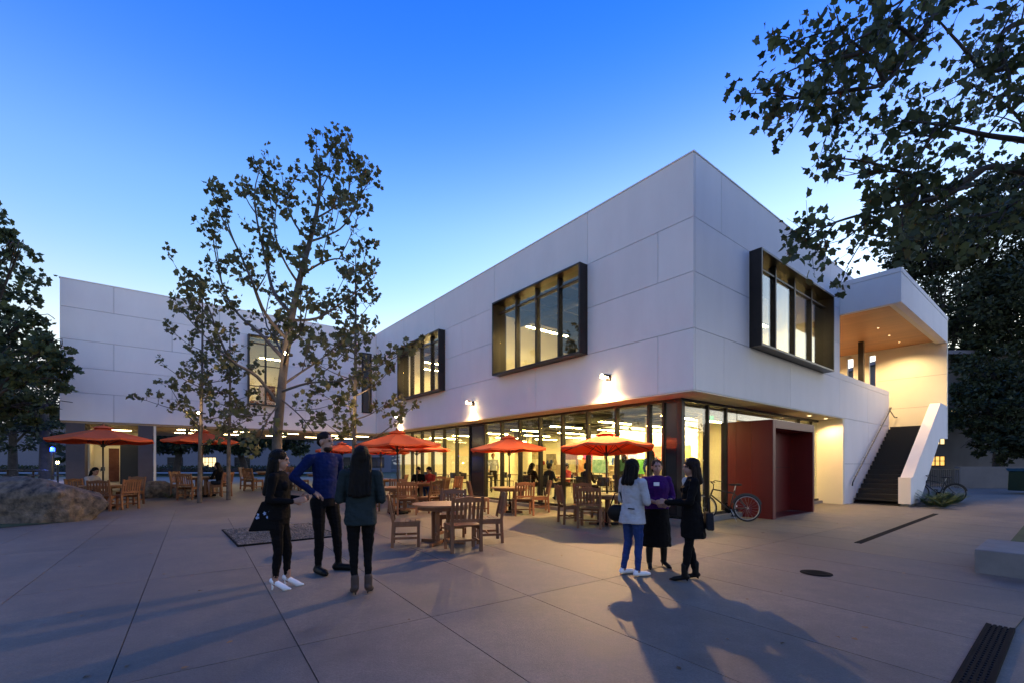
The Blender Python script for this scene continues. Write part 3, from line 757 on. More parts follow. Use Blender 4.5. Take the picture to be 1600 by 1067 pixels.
def make_table():
    t = empty('round_table'); R = 0.56; n = 8; wd = 2 * R / n
    for i in range(n):
        y0 = -R + i * wd + 0.003; y1 = y0 + wd - 0.006
        pts = []
        for k in range(5):
            y = y0 + (y1 - y0) * k / 4; pts.append((sqrt(max(0, R * R - y * y)), y, 0.70))
        for k in range(5):
            y = y1 - (y1 - y0) * k / 4; pts.append((-sqrt(max(0, R * R - y * y)), y, 0.70))
        if i in (0, n - 1):
            q = [];
            for p in pts:
                if not q or (Vector(p) - Vector(q[-1])).length > 1e-4: q.append(p)
            pts = q
        MB().prism(pts, (0, 0, 0.035)).build('top_plank', M['wood_top'], t)
    ring = MB().lathe([(0.44, 0.63), (0.47, 0.63), (0.47, 0.698), (0.44, 0.698)], 24); ring.build('apron', M['wood'], t)
    for a in (45, 135, 225, 315):
        x, y = cos(radians(a)), sin(radians(a))
        MB().box(0.2 * x - 0.03, 0.2 * x + 0.03, 0.2 * y - 0.03, 0.2 * y + 0.03, 0.06, 0.66).build('leg', M['wood'], t)
        MB().bar((0.05 * x, 0.05 * y, 0.04), (0.44 * x, 0.44 * y, 0.03), 0.06, 0.055).build('foot', M['wood'], t)
    MB().bar((-0.2, -0.2, 0.2), (0.2, 0.2, 0.2), 0.035, 0.05).build('stretcher', M['wood'], t)
    return t
def make_umbrella():
    t = empty('patio_umbrella'); R = 1.16; ze, za = 1.86, 2.20; n = 8
    vs = [(0, 0, za)]; fs = []; rings = 6
    for j in range(1, rings + 1):
        f = j / rings
        for k in range(n * 4):
            a = 2 * pi * k / (n * 4); seg = (k % 4) / 4
            edge = cos(pi / n) / cos((seg - 0.5) * 2 * pi / n)
            r = R * f * edge
            sag = 0.065 * sin(pi * seg) * f
            vs.append((r * cos(a), r * sin(a), za - (za - ze) * (f ** 0.92) - sag * 0.6))
    m = n * 4
    for k in range(m): fs.append((0, 1 + k, 1 + (k + 1) % m))
    for j in range(rings - 1):
        for k in range(m):
            a = 1 + j * m; fs.append((a + k, a + m + k, a + m + (k + 1) % m, a + (k + 1) % m))
    # short valance
    b = 1 + (rings - 1) * m; nb = len(vs)
    for k in range(m): p = vs[b + k]; vs.append((p[0] * 1.0, p[1] * 1.0, p[2] - 0.05))
    for k in range(m): fs.append((b + k, nb + k, nb + (k + 1) % m, b + (k + 1) % m))
    c = MB().add(vs, fs).build('canopy', M['canvas'], t)
    so_ = c.modifiers.new('thick', 'SOLIDIFY'); so_.thickness = 0.004
    MB().lathe([(0.25, za - 0.035), (0.16, za + 0.012), (0.03, za + 0.05)], 8).build('vent_cap', M['canvas'], t)
    MB().lathe([(0.02, za + 0.04), (0.03, za + 0.07), (0.012, za + 0.11)], 10).build('finial', M['wood'], t)
    MB().tube([(0, 0, 0.06), (0, 0, za + 0.03)], 0.021, 10).build('pole', M['bronze'], t, smooth=True)
    MB().lathe([(0.05, 1.66), (0.05, 1.74)], 10).build('hub', M['black'], t)
    cr_ = MB(); cr_.box(-0.03, 0.03, -0.045, 0.03, 1.02, 1.12); cr_.tube([(0, -0.045, 1.07), (0, -0.10, 1.07), (0, -0.10, 1.0)], 0.008, 6); cr_.build('crank', M['black'], t)
    for k in range(n):
        a = 2 * pi * k / n; x, y = cos(a), sin(a)
        MB().tube([(0.04 * x, 0.04 * y, za - 0.03), (R * 0.98 * x, R * 0.98 * y, ze - 0.012)], 0.009, 6).build('rib', M['black'], t)
        f = 0.55; zz = za - (za - ze) * f ** 0.92 - 0.02
        MB().tube([(0.05 * x, 0.05 * y, 1.70), (R * f * x, R * f * y, zz)], 0.007, 6).build('strut', M['black'], t)
    MB().lathe([(0.26, 0.0), (0.26, 0.05), (0.05, 0.07), (0.035, 0.3)], 16).build('base', M['iron'], t)
    return t

def chair(x, y, face, label):
    instance('chair', make_chair, (x, y, gz(x, y)), radians(face - 90), label, 'chair', 'slatted wooden chairs on the terrace')
def table(x, y, label, rz=20):
    instance('table', make_table, (x, y, gz(x, y)), radians(rz), label, 'table', 'round wooden tables on the terrace')
def umbrella(x, y, label, rz=10, s=1.0, tilt=None):
    o = instance('umbrella', make_umbrella, (x, y, gz(x, y) + 0.0), radians(rz), label, 'umbrella', 'market umbrellas on the terrace', s)
    tx, ty = tilt if tilt else (random.uniform(-1.2, 1.2), random.uniform(-1.2, 1.2))
    o.rotation_euler = (Matrix.Rotation(radians(tx), 3, 'X') @ Matrix.Rotation(radians(ty), 3, 'Y') @ Matrix.Rotation(radians(rz), 3, 'Z')).to_euler()

table(-1.28, 8.38, 'round wooden table without umbrella, nearest the camera', 25)
chair(-1.92, 8.20, 12, 'wooden chair seen side on at the left of the nearest table')
chair(-0.84, 7.74, 112, 'wooden chair with its slatted back to the camera at the nearest table')
chair(-0.46, 8.56, 192, 'wooden chair at the right of the nearest table')
chair(-1.22, 9.18, 272, 'wooden chair behind the nearest table, facing the camera')
# red and yellow umbrella in front of the corner
umbrella(2.27, 10.72, 'yellow topped red umbrella standing nearest the building corner', 12, 0.99, (-5.5, 0))
table(2.27, 10.72, 'round table below the yellow topped umbrella beside the standing group', 40)
chair(1.42, 11.0, 10, 'wooden chair at the left of the table below the yellow topped umbrella')
chair(1.80, 10.3, 70, 'wooden chair with its back to the camera below the yellow topped umbrella')
chair(1.95, 11.75, 285, 'reddish wooden chair behind the table below the yellow topped umbrella')
chair(3.1, 10.75, 175, 'wooden chair behind the woman in the white jacket')
umbrella(-0.06, 13.3, 'orange umbrella below the middle wall lamp, left of the yellow topped one', 20, 1.0)
table(-0.06, 13.3, 'round table below the orange umbrella in the middle of the glazed front', 10)
chair(0.30, 12.58, 100, 'wooden chair with its back to the camera below the middle orange umbrella')
chair(0.82, 13.45, 185, 'reddish wooden chair side on at the right of the middle orange umbrella')
chair(-0.95, 13.0, 15, 'wooden chair at the left of the middle orange umbrella')
umbrella(-3.24, 12.9, 'large orange red umbrella behind the woman in the dark green blouse', 5, 1.06)
table(-3.35, 13.4, 'round table behind the woman in the dark green blouse', 15)
chair(-2.95, 12.75, 100, 'front wooden chair between the nearest table and the large orange umbrella')
chair(-2.45, 13.3, 150, 'wooden chair at the right of the table behind the woman in green')
chair(-4.15, 13.2, 5, 'wooden chair at the left of the table behind the woman in green')
chair(-3.6, 14.2, 280, 'wooden chair on the far side of the table behind the woman in green')
umbrella(-3.3, 15.7, 'orange umbrella half hidden behind the large orange red one', 22, 1.02)
table(-3.3, 15.7, 'round table where two people sit under the half hidden umbrella')
chair(-2.5, 15.5, 170, 'wooden chair right of the seated pair, close to the glass')
chair(-2.2, 16.6, 220, 'reddish wooden chair by the glass behind the seated pair')
umbrella(-7.5, 19.9, 'small far orange umbrella seen behind the man in the blue shirt', 0, 1.0)
table(-7.5, 19.9, 'far round table behind the man in the blue shirt')
umbrella(-5.4, 18.6, 'far orange umbrella seen between the man and the woman in green', 15, 1.0)
table(-5.4, 18.6, 'far round table seen between the man and the woman in green')
chair(-4.6, 18.4, 180, 'far wooden chair right of the far table by the inner corner')
chair(-6.2, 18.4, 0, 'far wooden chair left of the far table by the inner corner')
# left side
umbrella(-12.85, 14.2, 'dusky red umbrella behind the big boulder, leftmost of all', 14, 1.16)
table(-12.85, 14.2, 'round table behind the big boulder')
chair(-12.05, 14.05, 168, 'wooden chair side on at the right of the table behind the boulder')
chair(-12.3, 13.6, 110, 'wooden chair with its back to the camera behind the end of the boulder')
chair(-12.75, 15.1, 275, 'wooden chair on the far side of the table behind the boulder')
chair(-14.35, 13.9, 60, 'dark wooden chair behind the middle of the big boulder')
chair(-14.9, 14.3, 40, 'lighter wooden chair behind the left half of the big boulder')
umbrella(-11.74, 17.1, 'red umbrella in front of the passage, second from the left', 4, 1.12)
table(-11.74, 17.1, 'round table under the second umbrella from the left')
chair(-10.95, 17.0, 175, 'wooden chair taken by the person in dark clothes in front of the passage')
chair(-11.7, 16.35, 95, 'dark wooden chair with its back to the camera in front of the passage')
chair(-12.55, 17.2, 0, 'wooden chair at the left of the table in front of the passage')
table(-10.5, 19.6, 'round table at the edge of the passage without umbrella', 30)
for i, (x, y, f) in enumerate(((-11.3, 19.4, 10), (-10.75, 18.8, 70), (-9.7, 19.8, 190), (-10.3, 20.4, 265))):
    chair(x, y, f, ('left chair', 'front chair', 'right chair', 'rear chair')[i] + ' of the table without umbrella at the passage edge')
table(-8.6, 20.2, 'far round table behind the woman in black with white heels', 10)
chair(-9.2, 19.6, 60, 'far chair peeping out left of the woman in black')
chair(-7.9, 20.4, 200, 'far chair peeping out right of the woman in black')

# ================================================================== BICYCLES
def make_bicycle():
    t = empty('bicycle')     # rear wheel at origin side: rear axle x=0, front axle x=1.04, along +x
    rw = 0.335
    for x in (0.0, 1.04):
        vs = []; fs = []; n = 40; k = 8
        def tor(R, r, mi, n=n, k=k):
            mb = MB(); v = []; f = []
            for i in range(n):
                a = 2 * pi * i / n
                for j in range(k):
                    b = 2 * pi * j / k; rr = R + r * cos(b); v.append((x + rr * cos(a), r * sin(b), rw + rr * sin(a)))
            for i in range(n):
                for j in range(k): f.append((i * k + j, ((i + 1) % n) * k + j, ((i + 1) % n) * k + (j + 1) % k, i * k + (j + 1) % k))
            return mb.add(v, f)
        w = tor(0.315, 0.020, 0).build('wheel', M['rubber'], t, smooth=True)
        tor(0.287, 0.011, 0).build('rim', M['rim'], w, smooth=True)
        sp = MB()
        for i in range(18):
            a = 2 * pi * i / 18; sp.tube([(x + 0.02 * cos(a + 1), 0.02 * (-1) ** i, rw + 0.02 * sin(a + 1)), (x + 0.283 * cos(a), 0, rw + 0.283 * sin(a))], 0.0014, 4)
        sp.build('spokes', M['alu'], w)
        MB().tube([(x, -0.05, rw), (x, 0.05, rw)], 0.02, 8).build('hub', M['alu'], w)
    f = MB()
    bb = (0.42, 0, 0.29); st = (0.28, 0, 0.78); hd = (0.80, 0, 0.80); hb = (0.85, 0, 0.66)
    for p, q, r in ((bb, st, .016), (bb, hb, .019), ((0.31, 0, .70), hd, .017), ((0, .05, rw), bb, .010), ((0, -.05, rw), bb, .010), ((0, .05, rw), (0.30, .02, .70), .009), ((0, -.05, rw), (0.30, -.02, .70), .009), (hd, hb, .021)):
        f.tube([p, q], r, 8)
    f.build('frame', M['black'], t, smooth=True)
    fk = MB()
    for s in (-1, 1): fk.tube([(0.85, 0.03 * s, 0.66), (0.93, 0.05 * s, 0.5), (1.04, 0.05 * s, rw)], 0.011, 8)
    fk.build('fork', M['black'], t, smooth=True)
    MB().tube([(0.29, 0, 0.76), (0.255, 0, 0.90)], 0.013, 8).build('seat_post', M['alu'], t)
    sd = MB(); sd.ell((0.20, 0, 0.915), (0.10, 0.075, 0.03)); sd.ell((0.31, 0, 0.915), (0.12, 0.03, 0.024)); sd.build('saddle', M['rubber'], t, smooth=True)
    hb_ = MB(); hb_.tube([(0.79, 0, 0.80), (0.78, 0, 0.93), (0.84, 0, 0.97)], 0.013, 8)
    hb_.tube([(0.66, -0.31, 0.98), (0.80, -0.20, 1.01), (0.84, 0, 0.97), (0.80, 0.20, 1.01), (0.66, 0.31, 0.98)], 0.012, 8); hb_.build('handlebar', M['black'], t, smooth=True)
    ck = MB(); ck.tube([(0.42, -0.05, 0.29), (0.42, -0.062, 0.29)], 0.09, 20); ck.tube([(0.42, 0.06, 0.29), (0.36, 0.07, 0.14)], 0.011, 6); ck.tube([(0.42, -0.07, 0.29), (0.48, -0.08, 0.44)], 0.011, 6)
    ck.box(0.31, 0.41, 0.07, 0.15, 0.125, 0.15); ck.box(0.43, 0.53, -0.16, -0.08, 0.43, 0.455); ck.build('crank', M['iron'], t)
    MB().tube([(0.40, 0.06, 0.30), (0.30, 0.14, 0.0)], 0.008, 6).build('kickstand', M['alu'], t)
    mg = MB()
    for i in range(9):
        a0 = radians(20 + i * 16); a1 = radians(36 + i * 16)
        mg.bar((0.352 * cos(a0), 0, rw + 0.352 * sin(a0)), (0.352 * cos(a1), 0, rw + 0.352 * sin(a1)), 0.045, 0.004, up=(0, 1, 0))
    mg.build('mudguard', M['black'], t)
    MB().box(0.235, 0.25, -0.02, 0.02, 0.36, 0.40).build('reflector', M['paper'], t)
    return t
def bicycle(x, y, ang, label, lean=0.0):
    o = instance('bicycle', make_bicycle, (x, y, gz(x, y)), radians(ang), label, 'bicycle')
    o.rotation_euler = (radians(lean), 0, radians(ang))
bicycle(5.86, 11.25, 172, 'black bicycle parked in front of the red portal behind the standing women', 4)
bicycle(15.75, 16.1, 160, 'dark bicycle parked among ferns below the white stair', -6)

# ================================================================== BOULDERS
def boulder(loc, size, rz, seed, label, cuts=5, grp=True):
    import bmesh
    bm = bmesh.new(); rnd = random.Random(seed)
    for i in range(34):           # a split block: hull of scattered points, then broken up finely
        p = Vector((rnd.gauss(0, 1), rnd.gauss(0, 1), rnd.gauss(0, 1))).normalized()
        p = Vector([abs(c) ** 0.6 * (1 if c > 0 else -1) for c in p]) * rnd.uniform(0.84, 1.0) / 1.18
        bm.verts.new(p)
    r = bmesh.ops.convex_hull(bm, input=bm.verts)
    bmesh.ops.delete(bm, geom=list({g for g in r['geom_interior'] + r['geom_unused'] if isinstance(g, bmesh.types.BMVert)}), context='VERTS')
    bmesh.ops.triangulate(bm, faces=bm.faces)
    for i in range(5): bmesh.ops.subdivide_edges(bm, edges=[e for e in bm.edges if e.calc_length() > 0.055], cuts=1); bmesh.ops.triangulate(bm, faces=bm.faces)
    bmesh.ops.smooth_vert(bm, verts=bm.verts, factor=0.5, use_axis_x=True, use_axis_y=True, use_axis_z=True)
    bmesh.ops.smooth_vert(bm, verts=bm.verts, factor=0.5, use_axis_x=True, use_axis_y=True, use_axis_z=True)
    for v in bm.verts:
        p = v.co.copy(); q = p * 2.0 + Vector((seed * 3.1, 0, 0))
        p += p.normalized() * (0.05 * noise.noise(q) + 0.035 * noise.noise(q * 3) + 0.02 * abs(noise.noise(q * 7)) + 0.012 * noise.noise(q * 16))
        v.co = Vector((p.x * size[0], p.y * size[1], max(-0.35, p.z) * size[2]))
    me = bpy.data.meshes.new('boulder'); bm.to_mesh(me); bm.free(); me.materials.append(M['rock'])
    o = place('boulder', me, None, True, (loc[0], loc[1], gz(loc[0], loc[1]) + 0.2 * size[2]))
    o.rotation_euler = (0, 0, rz)
    tag(o, label, 'boulder', 'granite boulders at the edge of the terrace')
boulder((-12.45, 11.45), (2.30, 0.95, 1.13), radians(6), 3, 'large long granite boulder at the left edge of the paving')
boulder((-13.3, 17.0), (0.62, 0.5, 0.62), 0.4, 11, 'rounded boulder in front of the grey pier')
boulder((-12.35, 16.9), (0.36, 0.3, 0.42), 1.1, 17, 'small dark boulder left of the table in front of the passage')
boulder((-11.95, 17.9), (0.42, 0.34, 0.45), 2.0, 23, 'small pale boulder just behind the table in front of the passage')

# ================================================================== GRAVEL PIT, DRAINS, COVER, PLANTER
def on_axis(p, du, dv):    # step from p along the building axes
    return Vector((p[0] + dv * cos(ANG) - du * sin(ANG), p[1] + dv * sin(ANG) + du * cos(ANG), 0))
TREE1 = Vector((-4.9, 9.5, 0))
pit = empty('tree_pit', (TREE1.x, TREE1.y, gz(TREE1.x, TREE1.y)), ANG, 'rectangular gravel bed around the tall tree', 'tree pit')
MB().box(-0.88, 0.88, -1.2, 1.2, -0.02, 0.008).build('bed', M['joint'], pit)
ed = MB()
for a in ((-0.90, -0.88, -1.22, 1.22), (0.88, 0.90, -1.22, 1.22), (-0.88, 0.88, -1.22, -1.2), (-0.88, 0.88, 1.2, 1.22)): ed.box(*a, -0.03, 0.018)
ed.build('steel_edge', M['iron'], pit)
gm = MB(); rnd = random.Random(5)
for i in range(3600):
    c = Vector((rnd.uniform(-0.87, 0.87), rnd.uniform(-1.19, 1.19), 0.008 + rnd.uniform(0, 0.012))); s = rnd.uniform(0.012, 0.028)
    R3 = Matrix.Rotation(rnd.uniform(0, 6.3), 3, Vector((rnd.uniform(-1, 1), rnd.uniform(-1, 1), 1)).normalized())
    pts = [c + R3 @ Vector(p) * s for p in ((1, 0, 0), (-.8, .3, .1), (0, .9, 0), (.1, -.8, .1), (0, .1, .6), (0, 0, -.6))]
    gm.add(pts, [(0, 2, 4), (2, 1, 4), (1, 3, 4), (3, 0, 4), (2, 0, 5), (1, 2, 5), (3, 1, 5), (0, 3, 5)])
kind(gm.build('gravel_stones', M['gravel'], pit), 'stuff')

def trench_drain(p, length, width, label, bars):
    z = gz(p[0], p[1])
    t = empty('trench_drain', (p[0], p[1], z), ANG, label, 'drain'); t.rotation_euler = (0, math.atan(-0.01 * sin(ANG)), ANG)
    MB().box(0, length, -width / 2, width / 2, -0.03, 0.003).build('channel', M['joint'], t)
    for s in (-1, 1): MB().box(0, length, s * width / 2 - 0.008, s * width / 2 + 0.008, -0.02, 0.012).build('rim', M['iron'], t)
    n = 5 if bars else 3
    for i in range(n):
        y = -width / 2 + width * (i + 0.5) / n
        MB().box(0, length, y - width / n * 0.3, y + width / n * 0.3, -0.01, 0.010).build('grate_bar', M['iron'], t)
    if bars:
        cm = MB().box(0, 0.022, -width / 2, width / 2, -0.012, 0.0085).mesh('cross_bar', M['iron'])
        for i in range(int(length / 0.06)):
            o = place('cross_bar', cm, t); o.location = (i * 0.06, 0, 0)
d0 = on_axis((4.53, 4.19), 0, -2.6)
trench_drain((d0.x, d0.y), 2.6, 0.17, 'wide cast iron grate drain at the bottom right of the paving', True)
trench_drain((6.39, 8.35), 7.2, 0.09, 'long narrow drain running towards the stair', False)
mz = gz(4.14, 6.15)
t = empty('manhole_cover', (4.14, 6.15, mz), 0, 'small round iron cover set in the paving right of the women', 'manhole cover')
MB().lathe([(0.19, -0.02), (0.19, 0.006)], 28).build('frame', M['iron'], t)
MB().lathe([(0.165, 0.0), (0.165, 0.012), (0.15, 0.013)], 28).build('lid', M['iron'], t)
for i in range(5): MB().box(-0.1, 0.1, -0.09 + i * 0.042, -0.075 + i * 0.042, 0.0128, 0.016).build('lid_bar', M['iron'], t)

pz = gz(6.34, 6.2)
t = empty('planter', (6.34, 6.2, pz), ANG, 'low cast concrete planter wall at the right edge', 'planter')
for a0, a1, b0, b1 in ((0.0, 1.35, -0.50, -0.004), (0.0, 0.26, -1.14, -0.506), (0.0, 0.26, -1.78, -1.146), (0.0, 0.26, -2.42, -1.786), (0.0, 0.26, -3.06, -2.426), (1.15, 1.35, -1.6, -0.506), (1.15, 1.35, -2.7, -1.606)):
    MB().box(a0, a1, b0, b1, -0.1, 0.32).build('concrete_block', M['concrete'], t, bevel=0.012, seg=2)
MB().box(0.262, 1.148, -3.0, -0.508, -0.1, 0.285).build('soil', M['joint'], t)
gm = MB()
for i in range(1500):
    c = Vector((rnd.uniform(0.28, 1.13), rnd.uniform(-2.2, -0.53), 0.288 + rnd.uniform(0, 0.015))); s_ = rnd.uniform(0.012, 0.03)
    R3 = Matrix.Rotation(rnd.uniform(0, 6.3), 3, Vector((rnd.uniform(-1, 1), rnd.uniform(-1, 1), 1)).normalized())
    pts = [c + R3 @ Vector(p) * s_ for p in ((1, 0, 0), (-.8, .3, .1), (0, .9, 0), (.1, -.8, .1), (0, .1, .6), (0, 0, -.6))]
    gm.add(pts, [(0, 2, 4), (2, 1, 4), (1, 3, 4), (3, 0, 4), (2, 0, 5), (1, 2, 5), (3, 1, 5), (0, 3, 5)])
kind(gm.build('gravel_stones', M['gravel'], t), 'stuff')

# ================================================================== BACKGROUND BUILDINGS AND SITE FURNITURE
def far_block(name, x0, x1, y, depth, h, wins, wall, label, lit):
    t = empty(name, ((x0 + x1) / 2, y, 0), 0, label, 'building')
    cx = (x0 + x1) / 2
    MB().box(x0 - cx, x1 - cx, 0, depth, -0.5, h).build('wall', wall, t)
    MB().box(x0 - cx - 0.3, x1 - cx + 0.3, -0.3, depth, h, h + 0.25).build('roof', M['far_wall'], t)
    for (wx, wz, ww, wh, k) in wins:
        f = MB(); a = wx - cx
        f.box(a - ww / 2 - .06, a + ww / 2 + .06, -0.06, 0.0, wz - .06, wz); f.box(a - ww / 2 - .06, a + ww / 2 + .06, -0.06, 0, wz + wh, wz + wh + .06)
        f.box(a - ww / 2 - .06, a - ww / 2, -0.06, 0, wz, wz + wh); f.box(a + ww / 2, a + ww / 2 + .06, -0.06, 0, wz, wz + wh)
        n = 4 if k else 2
        for i in range(1, n): f.box(a - ww / 2 + ww * i / n - .025, a - ww / 2 + ww * i / n + .025, -0.05, -0.01, wz, wz + wh)
        f.box(a - ww / 2, a + ww / 2, -0.045, -0.012, wz + wh / 2 - .02, wz + wh / 2 + .02)
        w = f.build('window', M['black'], t)
        MB().box(a - ww / 2, a + ww / 2, -0.008, -0.003, wz, wz + wh).build('pane', M['dark_pane'] if not k else (M['lit_pane'] if k == 1 else M['lit_pane2']), w)
    return t
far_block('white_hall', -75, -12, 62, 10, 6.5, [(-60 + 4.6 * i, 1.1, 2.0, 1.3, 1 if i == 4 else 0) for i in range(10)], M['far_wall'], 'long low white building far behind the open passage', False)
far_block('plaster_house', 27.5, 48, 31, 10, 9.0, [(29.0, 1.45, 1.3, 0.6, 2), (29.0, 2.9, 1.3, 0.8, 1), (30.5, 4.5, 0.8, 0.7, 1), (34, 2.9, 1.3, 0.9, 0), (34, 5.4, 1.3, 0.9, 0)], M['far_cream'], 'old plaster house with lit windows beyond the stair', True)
gw = empty('garden_wall', (24.3, 24.5, 0), 0, 'low plaster garden wall with two dark openings beyond the stair', 'wall')
MB().box(0, 13, 0, 0.3, -0.1, 1.40).build('wall', M['far_cream'], gw)
for a in (3.6, 8.8): MB().box(a, a + 0.7, -0.006, 0.05, 0.62, 0.86).build('opening', M['dark_pane'], gw)
rl = empty('railing', (22.2, 24.0, gz(22, 24)), radians(12), 'dark picket railing beside the garden wall', 'railing')
MB().box(0, 2.0, -0.02, 0.02, 1.0, 1.05).build('top_rail', M['black'], rl); MB().box(0, 2.0, -0.02, 0.02, 0.12, 0.16).build('bottom_rail', M['black'], rl)
pk = MB().box(-0.012, 0.012, -0.012, 0.012, 0.05, 1.0).mesh('picket', M['black'])
for i in range(14): o = place('picket', pk, rl); o.location = (0.05 + i * 0.146, 0, 0)
db = empty('waste_bin', (23.6, 20.6, gz(23.6, 20.6)), radians(15), 'dark green wheeled waste container at the right edge', 'waste bin')
MB().prism([(-0.55, -0.4, 0.12), (0.55, -0.4, 0.12), (0.68, -0.5, 1.0), (-0.68, -0.5, 1.0)], (0, 0.9, 0)).build('body', M['green'], db, bevel=0.03)
MB().prism([(-0.72, -0.54, 1.0), (0.72, -0.54, 1.0), (0.6, -0.4, 1.14), (-0.6, -0.4, 1.14)], (0, 0.95, 0)).build('lid', M['green'], db, bevel=0.02)
for sx in (-.45, .45): MB().tube([(sx - .03, -0.3, 0.07), (sx + .03, -0.3, 0.07)], 0.07, 12).build('wheel', M['rubber'], db)
MB().box(-0.2, 0.1, -0.512, -0.5, 0.62, 0.74).build('sticker', M['paper'], db)
# blue call post and a small path lamp at the left
bp = at(82, 28)
t = empty('call_post', bp, 0, 'slim post with a glowing blue light under the trees at the left', 'call post')
MB().tube([(0, 0, 0), (0, 0, 1.75)], 0.09, 12).build('post', M['black'], t)
MB().lathe([(0.10, 1.75), (0.11, 1.85), (0.10, 1.98), (0.03, 2.02)], 14).build('blue_lamp', M['blue_lens'], t)
point('lamp_light', (0, -0.3, 2.0), 120, t, (0.05, 0.15, 1.0), 0.1)
bp = at(90, 27)
t = empty('path_lamp', bp, 0, 'small white bollard lamp right of the blue light', 'lamp')
MB().tube([(0, 0, 0), (0, 0, 1.0)], 0.05, 10).build('post', M['black'], t)
MB().lathe([(0.07, 1.0), (0.07, 1.12)], 12).build('lens', M['strip'], t)
MB().lathe([(0.09, 1.12), (0.02, 1.18)], 12).build('cap', M['black'], t)
hb = at(55, 24)
for i, (px, Y) in enumerate(((12, 23), (52, 22))):
    p = at(px, Y)
    t = empty('metal_table', p, 0, ('dark metal table cut by the left edge under the trees', 'dark metal table under the trees left of the blue light')[i], 'table')
    MB().lathe([(0.55, 0.70), (0.55, 0.73)], 20).build('top', M['bronze'], t)
    MB().tube([(0, 0, 0), (0, 0, 0.7)], 0.04, 8).build('stem', M['bronze'], t)
    MB().lathe([(0.3, 0), (0.3, 0.03), (0.05, 0.05)], 16).build('base', M['bronze'], t)
    for k in range(4):
        a = pi / 4 + k * pi / 2; st_ = MB(); c = Vector((0.85 * cos(a), 0.85 * sin(a), 0))
        st_.lathe([(0.19, 0.44), (0.19, 0.47)], 14, Matrix.Translation(c)); st_.tube([c, c + Vector((0, 0, .44))], 0.03, 6); st_.bar((0, 0, 0.1), c + Vector((0, 0, 0.1)), 0.04, 0.03)
        st_.build('seat', M['bronze'], t)

# ================================================================== INSIDE THE HALL
def make_easel():
    t = empty('easel')
    for x in (-0.28, 0.28): MB().bar((x, 0, 0), (x * 0.25, 0.18, 1.75), 0.035, 0.025).build('leg', M['wood'], t)
    MB().bar((0, 0.75, 0), (0, 0.2, 1.6), 0.035, 0.025).build('leg', M['wood'], t)
    MB().box(-0.42, 0.42, 0.0, 0.09, 0.80, 0.83).build('tray', M['wood'], t)
    return t
PAINT = [((0.10, 0.55, 0.08), (0.25, 0.7, 0.2), 'green'), ((0.5, 0.35, 0.12), (0.7, 0.6, 0.35), 'ochre'), ((0.1, 0.35, 0.3), (0.4, 0.6, 0.5), 'teal'), ((0.55, 0.12, 0.05), (0.7, 0.45, 0.2), 'orange red'), ((0.3, 0.3, 0.12), (0.6, 0.5, 0.3), 'olive')]
for i, (v, u, pi_) in enumerate(((7.4, 6.4, 0), (7.6, 7.7, 1), (7.5, 8.9, 2), (7.7, 10.0, 3), (7.6, 11.0, 4), (7.8, 5.2, 1))):
    c1, c2, nm = PAINT[pi_]
    lb = ('easel with bright green painting inside the hall', 'easel with ochre painting left of the green one inside', 'easel with teal painting inside the hall', 'easel with orange red painting inside the hall', 'easel with olive painting, farthest left inside', 'easel with ochre painting right of the green one inside')[i]
    instance('easel', make_easel, W(v, u, FL), ANG - pi / 2, lb, 'easel', 'easels in the hall')
    c = empty('painting', W(v - 0.12, u, FL + 0.83), ANG - pi / 2, nm + (' painted canvas on the right hand easel' if i == 5 else ' painted canvas standing on an easel inside the hall'), 'painting')
    MB().box(-0.45, 0.45, 0.02, 0.05, 0.0, 0.62).build('stretcher_frame', M['wood'], c)
    MB().box(-0.46, 0.46, -0.003, 0.02, -0.0, 0.63).build('canvas', mat('paint_' + str(i), c1, 0.6, var=0.3, vscale=3.5, col2=c2), c)
def make_htable():
    t = empty('work_table')
    MB().box(-0.9, 0.9, -0.38, 0.38, 0.72, 0.75).build('top', M['tan'], t)
    for x in (-.84, .84):
        for y in (-.33, .33): MB().box(x - .02, x + .02, y - .02, y + .02, 0, 0.72).build('leg', M['black'], t)
    return t
def make_stool():
    t = empty('side_chair')
    MB().box(-0.21, 0.21, -0.21, 0.21, 0.43, 0.46).build('seat', M['black'], t, bevel=0.01)
    MB().box(-0.21, 0.21, -0.23, -0.205, 0.60, 0.86).build('backrest', M['black'], t)
    for x in (-.19, .19):
        MB().box(x - .012, x + .012, .17, .195, 0, .43).build('leg', M['alu'], t); MB().box(x - .012, x + .012, -.205, -.18, 0, .86).build('leg', M['alu'], t)
    return t
tbl = [(2.2, 4.0), (2.2, 6.6), (4.6, 5.4), (4.4, 8.8), (2.3, 11.8), (4.8, 12.2), (2.3, 14.4)]
for i, (v, u) in enumerate(tbl):
    instance('htable', make_htable, W(v, u, FL), ANG + pi / 2, 'long plain work table with metal legs inside the glazed hall', 'table', 'work tables in the hall')
    for k, (dv, du, f) in enumerate(((-0.62, -0.4, 0), (-0.62, 0.5, 0), (0.62, 0.0, 180))):
        instance('stool', make_stool, W(v + dv, u + du, FL), ANG + radians(f - 90), 'black chair with metal legs at a work table inside the hall', 'chair', 'chairs in the hall')
def make_shelf():
    t = empty('shelf_unit')
    for x in (-0.9, 0.88): MB().box(x, x + 0.03, 0, 0.35, 0, 1.2).build('side', M['tan'], t)
    for z in (0.08, 0.5, 0.9, 1.17): MB().box(-0.87, 0.88, 0, 0.35, z, z + 0.03).build('shelf', M['tan'], t)
    return t
rnd = random.Random(12)
